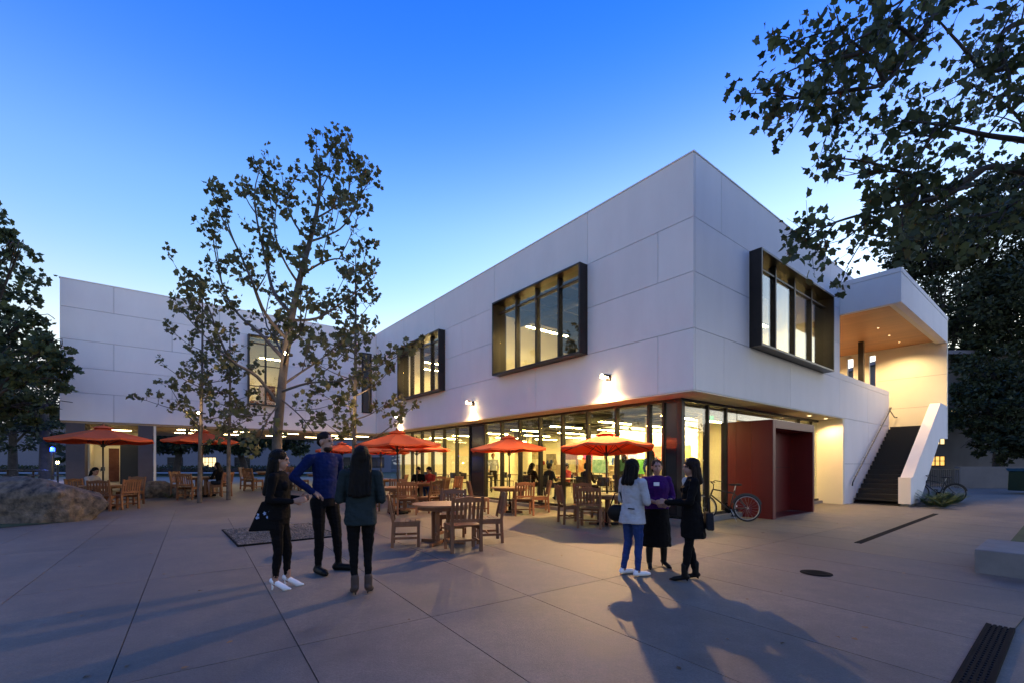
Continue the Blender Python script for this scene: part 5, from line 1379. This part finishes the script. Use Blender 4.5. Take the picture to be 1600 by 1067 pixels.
# ================================================================== TREES AND PLANTS
LEAF5 = [(0, 0), (0.20, -0.04), (0.52, 0.08), (0.44, 0.30), (0.60, 0.58), (0.30, 0.66), (0, 1.0), (-0.30, 0.66), (-0.60, 0.58), (-0.44, 0.30), (-0.52, 0.08), (-0.20, -0.04)]
LEAF1 = [(0, 0), (0.28, 0.45), (0, 1.0), (-0.28, 0.45)]
def leaves_mesh(name, items, m, shape, fold=0.25, seed=1):
    """items: (position, outward direction, size)"""
    rng = np.random.default_rng(seed)
    n = len(items); k = len(shape)
    pos = np.array([i[0] for i in items]); d = np.array([i[1] for i in items]); s = np.array([i[2] for i in items])
    d = d + rng.normal(0, 0.45, d.shape); d[:, 2] -= 0.25
    d /= np.linalg.norm(d, axis=1)[:, None] + 1e-9
    r = rng.normal(0, 1, d.shape); r[:, 2] *= 0.6
    sd = np.cross(d, r); sd /= np.linalg.norm(sd, axis=1)[:, None] + 1e-9
    nn = np.cross(sd, d)
    sh = np.array(shape)
    P = pos[:, None, :] + s[:, None, None] * (sh[None, :, 0, None] * sd[:, None, :] + sh[None, :, 1, None] * d[:, None, :] + (fold * np.abs(sh[None, :, 0, None]) - 0.22 * sh[None, :, 1, None] ** 2) * nn[:, None, :])
    me = bpy.data.meshes.new(name)
    me.vertices.add(n * k); me.vertices.foreach_set('co', P.reshape(-1))
    me.loops.add(n * k); me.loops.foreach_set('vertex_index', np.arange(n * k, dtype=np.int32))
    me.polygons.add(n); me.polygons.foreach_set('loop_start', np.arange(0, n * k, k, dtype=np.int32)); me.polygons.foreach_set('loop_total', np.full(n, k, dtype=np.int32))
    me.materials.append(m); me.update(calc_edges=True); me.validate()
    return me
def spline(pts, n):
    """smooth points through a polyline"""
    out = []
    P = [Vector(p) for p in pts]
    for i in range(len(P) - 1):
        a = P[max(i - 1, 0)]; b = P[i]; c = P[i + 1]; d = P[min(i + 2, len(P) - 1)]
        for j in range(n):
            t = j / n
            out.append(0.5 * ((2 * b) + (c - a) * t + (2 * a - 5 * b + 4 * c - d) * t * t + (3 * b - a - 3 * c + d) * t ** 3))
    out.append(P[-1]); return out
class Tree:
    def __init__(s, seed): s.mb = MB(); s.items = []; s.r = random.Random(seed)
    def limb(s, pts, r0, r1, n=8, sub=4):
        P = spline(pts, sub); k = len(P) - 1
        s.mb.tube(P, [r0 + (r1 - r0) * (i / k) ** 0.85 for i in range(k + 1)], n, False)
        return P
    def twig(s, p, d, L, size, nl, r=0.008, spread=0.10):
        rr = s.r; d = Vector(d).normalized(); pts = [Vector(p)]; q = Vector(p)
        for i in range(3):
            d = (d + Vector((rr.gauss(0, .22), rr.gauss(0, .22), rr.gauss(0.06, .18)))).normalized(); q = q + d * L / 3; pts.append(q)
        s.mb.tube(pts, [r, r * .8, r * .6, r * .35], 4, False)
        for i in range(nl):
            t = rr.random() ** 0.6 * 3; k = min(2, int(t)); c = pts[k].lerp(pts[k + 1], t - k)
            o = Vector((rr.gauss(0, 1), rr.gauss(0, 1), rr.gauss(0, 1))).normalized()
            s.items.append((tuple(c + o * rr.uniform(0.2, 1) * spread), tuple((o * 0.8 + d * 0.5)), size * rr.uniform(0.6, 1.25)))
    def leafy(s, P, start, dens, L, size, nl, r=0.008, spread=0.10, up=0.5, tip=True):
        """twigs along a limb given as a point list"""
        rr = s.r; tot = sum((P[i + 1] - P[i]).length for i in range(len(P) - 1)); n = int(tot * (1 - start) * dens)
        for i in range(n):
            f = start + (1 - start) * rr.random(); k = min(len(P) - 2, int(f * (len(P) - 1))); a = P[k].lerp(P[k + 1], rr.random())
            ax = (P[k + 1] - P[k]).normalized(); o = Vector((rr.gauss(0, 1), rr.gauss(0, 1), rr.gauss(0, 1))); o = (o - ax * o.dot(ax)).normalized()
            s.twig(a, o + ax * 0.5 + Vector((0, 0, up)), L * rr.uniform(0.5, 1.3), size, nl, r, spread)
        if tip: s.twig(P[-1], (P[-1] - P[-2]).normalized() + Vector((0, 0, 0.2)), L, size, nl + 3, r, spread)
    def finish(s, loc, label, bark, leafm, shape, name='tree', group=None, fold=0.25, seed=1):
        t = empty(name, loc, 0, label, 'tree', group)
        tr = s.mb.build('trunk', bark, t, True); tr.location = -Vector(loc)
        me = leaves_mesh('crown', s.items, leafm, shape, fold, seed); c = place('crown', me, t); c.location = -Vector(loc)
        return t
def lampon(p, power, label, out=(0, -1, 0)):
    t = empty('tree_lamp', p, 0, label, 'lamp', 'small floodlights strapped to the trees')
    o = Vector(out).normalized()
    MB().bar((0, 0, 0), o * 0.12, 0.07, 0.07).build('lamp_body', M['bronze'], t)
    MB().bar(o * 0.121, o * 0.135, 0.06, 0.06).build('lens', M['lens'], t)
    MB().lathe([(0.09, -0.02), (0.09, 0.02)], 12, Matrix.Translation(-o * 0.09)).build('strap', M['black'], t)
    point('lamp_light', o * 0.2, power, t)

# the tall young sycamore in the gravel bed
T = Tree(21); Y0 = 9.5
pt = lambda px, py, dz=0.0: at(px, Y0 + dz, py if py > 520 else 520 - (520 - py) * 0.96)
tr = [(436, 838), (433, 760), (433, 690), (437, 640), (444, 570), (455, 500), (468, 435), (484, 372), (496, 318), (500, 270), (494, 222)]
TP = spline([pt(*p) for p in tr], 4)
TP[0].z = gz(-4.9, 9.5) - 0.05
k = len(TP) - 1
T.mb.tube(TP, [0.105 * (1 - i / k) ** 0.85 + 0.010 for i in range(k + 1)], 12, False)
T.leafy(TP, 0.62, 6.5, 0.36, 0.098, 11, 0.005, spread=0.12)
limbs = [([(436, 632, 0), (402, 588, -.2), (362, 563, -.4), (341, 523, -.5), (325, 478, -.5), (305, 440, -.6)], .045), ([(443, 560, 0), (405, 520, .3), (372, 490, .5), (350, 450, .6), (338, 400, .7), (330, 345, .7)], .04),
         ([(448, 530, 0), (415, 490, -.3), (395, 440, -.6), (372, 385, -.7), (345, 330, -.8), (332, 295, -.8)], .042), ([(456, 490, 0), (428, 455, .2), (415, 400, .4), (402, 340, .5), (398, 290, .5), (408, 248, .5)], .045),
         ([(466, 440, 0), (445, 405, -.4), (430, 360, -.7), (432, 310, -.8)], .03), ([(484, 372, 0), (462, 345, .3), (448, 305, .5), (460, 270, .5)], .028), ([(455, 500, 0), (495, 497, .2), (530, 475, .4), (560, 452, .4), (585, 430, .3)], .034),
         ([(470, 428, 0), (500, 408, -.3), (530, 400, -.5), (556, 412, -.6)], .026), ([(484, 372, 0), (512, 362, .3), (538, 345, .5), (562, 300, .5), (572, 282, .5)], .026), ([(492, 335, 0), (520, 318, -.3), (545, 290, -.5), (548, 225, -.4)], .022),
         ([(440, 602, 0), (472, 580, .5), (505, 558, .8), (535, 530, .9)], .03), ([(438, 612, 0), (482, 598, -.5), (535, 594, -.8), (580, 575, -.9)], .03), ([(438, 622, 0), (468, 648, -.3), (490, 675, -.4)], .018), ([(437, 630, 0), (418, 655, -.3), (404, 690, -.3)], .018),
         ([(444, 570, 0), (452, 540, -.9), (470, 520, -1.4), (480, 480, -1.6)], .03), ([(444, 560, 0), (430, 530, 1.0), (415, 500, 1.6), (425, 440, 1.8)], .03), ([(500, 290, 0), (515, 262, .2), (530, 235, .3)], .015)]
for L_, r in limbs:
    P_ = T.limb([pt(*p) for p in L_], r, 0.008, 6)
    low = L_[-1][1] > 470
    T.leafy(P_, 0.32, 5.0 if low else 5.4, 0.36, 0.098, 10, 0.005, spread=0.135)
    for j in range(2):
        i0 = int(len(P_) * (0.35 + 0.3 * j)); d = (P_[i0] - P_[i0 - 1]).normalized() + Vector((T.r.gauss(0, .5), T.r.gauss(0, .5), 0.6))
        e_ = 0.45 if L_[-1][1] < 330 else 1.0; q = [P_[i0], P_[i0] + d * 0.4 * e_, P_[i0] + d * 0.75 * e_ + Vector((0, 0, 0.10))]
        P2 = T.limb(q, r * 0.45, 0.006, 5, 3); T.leafy(P2, 0.3, 6, 0.30, 0.095, 9, 0.0045, spread=0.125)
T.finish((TREE1.x, TREE1.y, gz(-4.9, 9.5)), 'tall young sycamore tree growing out of the gravel bed', M['bark'], M['leaf'], LEAF5, seed=3)
lampon(at(449, 9.32, 553), 22, 'small bright floodlight on the trunk of the tall sycamore', (0.3, -1, -0.1))

def young_tree(px, Y, top, base_crown, half, seed, label, lamp=None, lean=0.0, dens=6, size=0.11, nl=11, leafm='leaf'):
    T = Tree(seed); b = at(px, Y); zt = at(px, Y, top).z; zc = at(px, Y, base_crown).z; H = zt - b.z
    pts = [b + Vector((0, 0, -0.05)), b + Vector((lean * .2, 0, H * .3)), b + Vector((lean * .5, 0.05, H * .6)), b + Vector((lean, 0, H))]
    P = spline(pts, 5); k = len(P) - 1
    T.mb.tube(P, [0.065 * (1 - i / k) ** 0.7 + 0.01 for i in range(k + 1)], 10, False)
    n = 17
    for i in range(n):
        f = (i + T.r.random() * .6) / n; z = zc - 0.2 + (zt - zc) * f * 0.9; q = min(k - 1, max(0, int((z - b.z) / H * k))); p0 = P[q].copy(); p0.z = z
        a = i * 2.4 + T.r.uniform(-.4, .4); reach = half * (1 - f) ** 0.6 * T.r.uniform(0.6, 1.05) + 0.2
        d = Vector((cos(a), sin(a), 0)); rise = T.r.uniform(0.25, 0.7) * reach
        Q = T.limb([p0, p0 + d * reach * .5 + Vector((0, 0, rise * .35)), p0 + d * reach + Vector((0, 0, rise))], 0.022 * (1 - f) + 0.008, 0.006, 5, 3)
        T.leafy(Q, 0.25, dens, 0.42, size, nl)
    T.leafy(P, 0.62, dens, 0.42, size, nl)
    T.finish(b, label, M['bark'], M[leafm], LEAF5, group='young trees on the terrace', seed=seed)
    if lamp: lampon(at(px + lamp[0], Y - 0.16, lamp[1]), lamp[2], lamp[3], (lamp[4] if len(lamp) > 4 else 0, -1, 0))
young_tree(553, 12.6, 402, 690, 1.35, 5, 'slender young tree behind the woman in green, lit from below', (0, 632, 42, 'floodlight on the slender tree behind the woman in green'), 0.05)
young_tree(312, 15.6, 455, 690, 1.9, 9, 'young tree in front of the wing, left of the tall sycamore', (2, 645, 26, 'floodlight on the young tree above the second umbrella from the left'), 0.1, dens=5)
young_tree(357, 16.4, 520, 690, 1.2, 13, 'thin young tree between the wing window and the umbrella', None, 0.05, dens=5)

# sycamore overhanging from the right; its trunk stands outside the frame
T = Tree(44)
base = Vector((12.4, 8.6, gz(12, 8.6)))
P_ = T.limb([base + Vector((0, 0, -.05)), base + Vector((-.1, 0, 2.5)), base + Vector((-.2, -.1, 5)), base + Vector((-.5, -.2, 7.5)), base + Vector((-.9, -.3, 10))], .30, .14, 14)
def rp(px, py, Y): return at(px, Y, py)
rl_ = [[(1350, 138, 7.0), (1275, 150, 6.9), (1225, 156, 6.9)], [(1340, 85, 6.9), (1280, 95, 6.9), (1240, 62, 6.9)], [(1520, 290, 7.5), (1430, 318, 7.3), (1350, 335, 7.1), (1295, 352, 7.0), (1262, 372, 6.9)], [(1691, -40, 8.4), (1578, -30, 7.8), (1482, 5, 7.3), (1430, 65, 7.1), (1382, 130, 7.0), (1330, 140, 6.9), (1278, 152, 6.9)],
       [(1691, 120, 8.6), (1613, 100, 8.2), (1543, 110, 7.8), (1500, 70, 7.6), (1456, 20, 7.5)],
       [(1700, 260, 8.7), (1622, 225, 8.2), (1543, 212, 7.6), (1465, 195, 7.2), (1413, 190, 7.0)],
       [(1700, 320, 8.7), (1613, 275, 8.2), (1543, 262, 7.8), (1474, 300, 7.4), (1422, 275, 7.2), (1361, 255, 7.1), (1313, 248, 7.1)],
       [(1543, 262, 7.8), (1482, 305, 7.5), (1422, 322, 7.3), (1361, 345, 7.1), (1319, 375, 7.0)],
       [(1430, 65, 7.1), (1396, 40, 6.9), (1343, 60, 6.8), (1295, 85, 6.8)], [(1382, 130, 7.0), (1361, 90, 6.9), (1319, 55, 6.9), (1308, 25, 6.9)],
       [(1700, 20, 8.6), (1613, 30, 8.2), (1561, 60, 8.0), (1578, 130, 7.8), (1552, 160, 7.7)], [(1622, 225, 8.2), (1578, 170, 8.0), (1526, 140, 7.8)],
       [(1700, 380, 9.0), (1630, 340, 8.6), (1578, 330, 8.2), (1526, 340, 8.0), (1482, 335, 7.8)], [(1482, 5, 7.3), (1439, -20, 7.2), (1396, 10, 7.1), (1361, 5, 7.0)], [(1613, 275, 8.2), (1587, 300, 8.0), (1561, 350, 7.9)], [(1465, 195, 7.2), (1439, 240, 7.2), (1396, 300, 7.2)]]
for i, L_ in enumerate(rl_):
    Q = T.limb([rp(*p) for p in L_], 0.075 if L_[0][0] > 1650 else 0.035, 0.009, 7, 4)
    T.leafy(Q, 0.15 if L_[0][0] < 1650 else 0.30, 4.7, 0.44, 0.112, 9, 0.006, 0.16, up=0.0)
    for j in range(3):
        i0 = int(len(Q) * (0.3 + 0.2 * j)); d = Vector((T.r.uniform(-1, .2), T.r.gauss(0, .7), T.r.gauss(-.1, .7))).normalized()
        Q2 = T.limb([Q[i0], Q[i0] + d * 0.4, Q[i0] + d * 0.8 + Vector((0, 0, -0.08))], 0.016, 0.006, 5, 3); T.leafy(Q2, 0.3, 5.5, 0.38, 0.108, 9, 0.005, 0.14, up=-0.1)
# more of the same crown, unseen, added to shade the right front and paving
for j in range(26):
    a = T.r.uniform(-2.6, 1.1); rad = T.r.uniform(2.0, 6.0); z = T.r.uniform(5.5, 11.5)
    e = base + Vector((rad * cos(a) + 1.2, rad * sin(a) - 1.0, z))
    if e.x < 1.20 * e.y + 0.6: continue
    s0 = base + Vector((-.3, -.1, T.r.uniform(4, 8)))
    Q = T.limb([s0, s0.lerp(e, .5) + Vector((0, 0, .4)), e], 0.07, 0.012, 6, 4)
    T.leafy(Q, 0.35, 10, 0.6, 0.30, 10, 0.008, 0.30, up=0.1)
T.finish(base, 'large sycamore whose leafy boughs reach in from the right', M['bark_dark'], M['leaf_mid'], LEAF5, seed=8)

def big_tree(base, H, clumps, label, seed, n=14000, size=0.30, leafm='leaf_dark', trunk=0.35, shape=LEAF1, lean=(0, 0), fork=True, group='dark trees in the background'):
    """clumps: (x, y, z, rx, ry, rz) in world units"""
    T = Tree(seed); base = Vector(base)
    T.limb([base + Vector((0, 0, -.2)), base + Vector((lean[0] * .3, lean[1] * .3, H * .18)), base + Vector((lean[0], lean[1], H * .4))], trunk, trunk * .55, 12)
    top = base + Vector((lean[0], lean[1], H * .4)); vol = [c[3] * c[4] * c[5] for c in clumps]; tot = sum(v ** 0.8 for v in vol)
    for c, v in zip(clumps, vol):
        cc = Vector(c[:3]); a = base.lerp(top, T.r.uniform(.55, 1.0)); mid = a.lerp(cc, .5) + Vector((T.r.gauss(0, .3), T.r.gauss(0, .3), .4))
        Q = T.limb([a, mid, cc], trunk * .30, trunk * .07, 6)
        for j in range(6):
            e = cc + Vector((T.r.uniform(-1, 1) * c[3], T.r.uniform(-1, 1) * c[4], T.r.uniform(-.7, 1) * c[5])) * .8
            T.limb([Q[-3 - T.r.randrange(3)], e.lerp(cc, .5) + Vector((0, 0, .2)), e], trunk * .07, .012, 4, 3)
        m = int(n * v ** 0.8 / tot); nc = max(8, m // 60)
        for j in range(nc):
            d = Vector((T.r.gauss(0, 1), T.r.gauss(0, 1), T.r.gauss(0, 1))).normalized() * T.r.uniform(.35, 1.0) ** .6
            sc = cc + Vector((d.x * c[3], d.y * c[4], d.z * c[5])); rr = min(c[3:6]) * T.r.uniform(.14, .30)
            for q in range(m // nc):
                o = Vector((T.r.gauss(0, 1), T.r.gauss(0, 1), T.r.gauss(0, .6))); o = o * (0.5 * rr)
                T.items.append((tuple(sc + o), tuple(o.normalized() + Vector((0, 0, .1))), size * T.r.uniform(.6, 1.3)))
    T.finish(base, label, M['bark_dark'], M[leafm], shape, group=group, fold=0.15, seed=seed)
# broad tree at the left edge of the frame
ce = lambda px, py, Y, rx, ry, rz: (*at(px, Y, py), rx, ry, rz)
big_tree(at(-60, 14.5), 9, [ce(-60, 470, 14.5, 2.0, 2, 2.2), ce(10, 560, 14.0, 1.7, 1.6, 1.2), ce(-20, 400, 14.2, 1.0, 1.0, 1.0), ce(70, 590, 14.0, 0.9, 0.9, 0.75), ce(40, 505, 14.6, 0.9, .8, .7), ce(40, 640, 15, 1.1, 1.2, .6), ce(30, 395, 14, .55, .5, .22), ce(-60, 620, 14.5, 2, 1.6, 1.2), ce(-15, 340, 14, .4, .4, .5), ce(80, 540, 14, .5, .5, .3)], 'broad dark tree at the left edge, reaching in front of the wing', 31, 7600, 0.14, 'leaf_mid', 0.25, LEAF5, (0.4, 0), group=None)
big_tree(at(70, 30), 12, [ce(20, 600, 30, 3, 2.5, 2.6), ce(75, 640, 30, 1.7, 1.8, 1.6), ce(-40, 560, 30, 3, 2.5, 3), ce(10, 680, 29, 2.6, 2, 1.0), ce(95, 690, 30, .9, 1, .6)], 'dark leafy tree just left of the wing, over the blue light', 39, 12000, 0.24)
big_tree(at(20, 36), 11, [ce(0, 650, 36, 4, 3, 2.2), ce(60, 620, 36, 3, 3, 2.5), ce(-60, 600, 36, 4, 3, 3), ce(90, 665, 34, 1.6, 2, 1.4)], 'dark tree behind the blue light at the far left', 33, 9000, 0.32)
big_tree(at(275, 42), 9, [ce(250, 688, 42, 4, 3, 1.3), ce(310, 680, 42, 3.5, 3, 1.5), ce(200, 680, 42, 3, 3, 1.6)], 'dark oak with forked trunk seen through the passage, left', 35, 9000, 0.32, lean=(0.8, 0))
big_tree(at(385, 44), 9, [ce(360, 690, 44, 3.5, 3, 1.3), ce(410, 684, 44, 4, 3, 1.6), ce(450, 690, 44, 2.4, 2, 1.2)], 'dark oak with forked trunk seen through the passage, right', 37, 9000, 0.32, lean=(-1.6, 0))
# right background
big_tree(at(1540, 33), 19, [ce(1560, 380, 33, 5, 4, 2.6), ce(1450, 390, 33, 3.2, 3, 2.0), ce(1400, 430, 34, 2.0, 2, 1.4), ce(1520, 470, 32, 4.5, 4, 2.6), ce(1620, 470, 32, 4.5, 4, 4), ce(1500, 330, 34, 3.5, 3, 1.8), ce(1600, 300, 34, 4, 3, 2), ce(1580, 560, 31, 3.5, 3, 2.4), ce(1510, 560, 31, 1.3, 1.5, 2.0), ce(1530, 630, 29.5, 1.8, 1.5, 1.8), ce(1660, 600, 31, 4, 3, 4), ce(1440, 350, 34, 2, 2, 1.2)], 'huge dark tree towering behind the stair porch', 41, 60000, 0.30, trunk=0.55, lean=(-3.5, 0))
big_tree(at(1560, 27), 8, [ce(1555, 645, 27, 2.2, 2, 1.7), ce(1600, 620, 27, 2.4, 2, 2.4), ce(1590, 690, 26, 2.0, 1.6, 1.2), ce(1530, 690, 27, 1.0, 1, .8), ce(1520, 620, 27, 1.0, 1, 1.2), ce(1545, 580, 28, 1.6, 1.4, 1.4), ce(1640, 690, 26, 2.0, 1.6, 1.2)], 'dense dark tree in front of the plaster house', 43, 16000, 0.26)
# hedge far behind the passage
hd = empty('hedge', (-40, 54, 0), 0, 'clipped dark hedge along the far white building', 'hedge')
rnd = random.Random(2); it = []
for i in range(9000):
    it.append(((rnd.uniform(-34, 22), rnd.uniform(-.8, .8), 0.2 + rnd.uniform(0, 1.1)), (rnd.gauss(0, 1), rnd.gauss(0, 1), rnd.gauss(.3, .6)), rnd.uniform(.18, .36)))
place('foliage', leaves_mesh('foliage', it, M['leaf_dark'], LEAF1, .1, 5), hd)
MB().box(-34, 22, -.6, .6, 0, 1.0).build('core', M['bark_dark'], hd)

# ferns under the stair, grasses by the boulder, small plants in the bed and planter
def fern(loc, s, seed, label, m='fern', group=None, blades=18, grassy=False):
    r = random.Random(seed); mb = MB()
    for i in range(blades):
        a = r.uniform(0, 2 * pi); L = s * r.uniform(.6, 1.1); up = r.uniform(.5, 1.1); w = (0.010 if grassy else 0.05 * s)
        pr = None; d = Vector((cos(a), sin(a), 0)); sd = Vector((-sin(a), cos(a), 0)); n = 6
        pts = [Vector((0, 0, 0)) + d * (L * t * (0.5 if grassy else 0.55)) + Vector((0, 0, L * up * (t - (0.35 if grassy else .42) * t * t))) for t in [j / n for j in range(n + 1)]]
        if grassy:
            vs = []; 
            for j, p in enumerate(pts): ww = w * (1 - j / n) + 0.001; vs += [p - sd * ww, p + sd * ww]
            mb.add(vs, [(2 * j, 2 * j + 1, 2 * j + 3, 2 * j + 2) for j in range(n)])
        else:
            for j in range(12):
                t = (j + 1) / 13; f = t * n; k = min(n - 1, int(f)); p = pts[k].lerp(pts[k + 1], f - k); ln = 0.16 * s * (1 - abs(t - .35) * 1.1)
                for q in (-1, 1):
                    e = p + sd * q * ln + d * ln * .35 + Vector((0, 0, -.15 * ln)); h = d * .034 * s
                    mb.add([p - h, p + h, e], [(0, 1, 2)])
    o = mb.build('fern' if not grassy else 'grass_tuft', M[m], None, False, loc)
    tag(o, label, 'plant', group)
r = random.Random(8)
for i in range(9):
    p = W(10.8 + 0.42 * i + r.uniform(-.1, .1), -PB - 0.30 - r.uniform(0, .45)); fern((p.x, p.y, gz(p.x, p.y)), r.uniform(.7, .95), 50 + i, 'leafy fern growing at the foot of the white stair parapet', group='ferns below the stair', blades=30)
for i in range(12):
    x, y = -13.2 - r.uniform(0, 3), 12.3 + r.uniform(-.3, .8); fern((x, y, gz(x, y)), r.uniform(.5, .85), 80 + i, 'dry ornamental grass tuft behind the big boulder', 'dry_grass', 'grass tufts by the boulder', 70, True)
for i in range(5):
    x, y = -13.9 - r.uniform(0, 1.2), 10.6 + r.uniform(-.3, .3); fern((x, y, gz(x, y)), r.uniform(.3, .5), 180 + i, 'low grass tuft in front of the big boulder at the left edge', 'dry_grass', 'low tufts in front of the boulder', 60, True)
for i, (x, y) in enumerate(((-12.6, 16.6), (-12.9, 17.3), (-13.9, 16.6))):
    fern((x, y, gz(x, y)), .45, 120 + i, 'small green plant between the boulders near the pier', 'fern', 'small plants by the pier', 16)
for i in range(7):
    x, y = on_axis((6.34, 6.2), -0.75 - i * .2, 0.4 + r.uniform(0, .6)).xy; fern((x, y, pz + .28), r.uniform(.2, .35), 140 + i, 'small plant in the concrete planter', 'fern', 'plants in the planter', 14)

# a few fallen leaves on the paving
rnd = random.Random(77); it = []
for i in range(70):
    Y = rnd.uniform(3.2, 11); X = rnd.uniform(-1.0, 0.9) * Y
    it.append(((X, Y, gz(X, Y) + 0.012), (rnd.gauss(0, 1), rnd.gauss(0, 1), 0.25), rnd.uniform(.03, .06)))
me = leaves_mesh('fallen_leaves', it, leaf_mat('dry_leaf', (0.20, 0.12, 0.055), 0.5, 0.1), LEAF5, .15, 9)
co = np.empty(len(me.vertices) * 3); me.vertices.foreach_get('co', co); co = co.reshape(-1, 3)
for i, c in enumerate(co): c[2] = gz(c[0], c[1]) + 0.004 + 0.25 * abs(c[2] - gz(c[0], c[1]) - 0.012)
me.vertices.foreach_set('co', co.reshape(-1)); me.update()
kind(place('fallen_leaves', me), 'stuff', 'dry fallen leaves scattered over the paving')

# far-off wood closing the view on both sides
rnd = random.Random(91); it = []
for j in range(46):
    a = rnd.uniform(-1.9, 1.9); R0 = rnd.uniform(85, 120); cx, cy = R0 * sin(a), R0 * cos(a); hh = rnd.uniform(6, 11)
    if abs(a) < 0.35: continue
    for i in range(420):
        d = Vector((rnd.gauss(0, 1), rnd.gauss(0, 1), rnd.gauss(0, 1))).normalized() * rnd.random() ** .4
        it.append(((cx + d.x * 6, cy + d.y * 6, max(0.3, hh * .5 + d.z * hh * .5)), (d.x, d.y, .2), rnd.uniform(.9, 1.7)))
kind(place('distant_wood', leaves_mesh('distant_wood', it, M['leaf_dark'], LEAF1, .1, 12)), 'stuff', 'dark distant trees closing the view far behind the buildings')
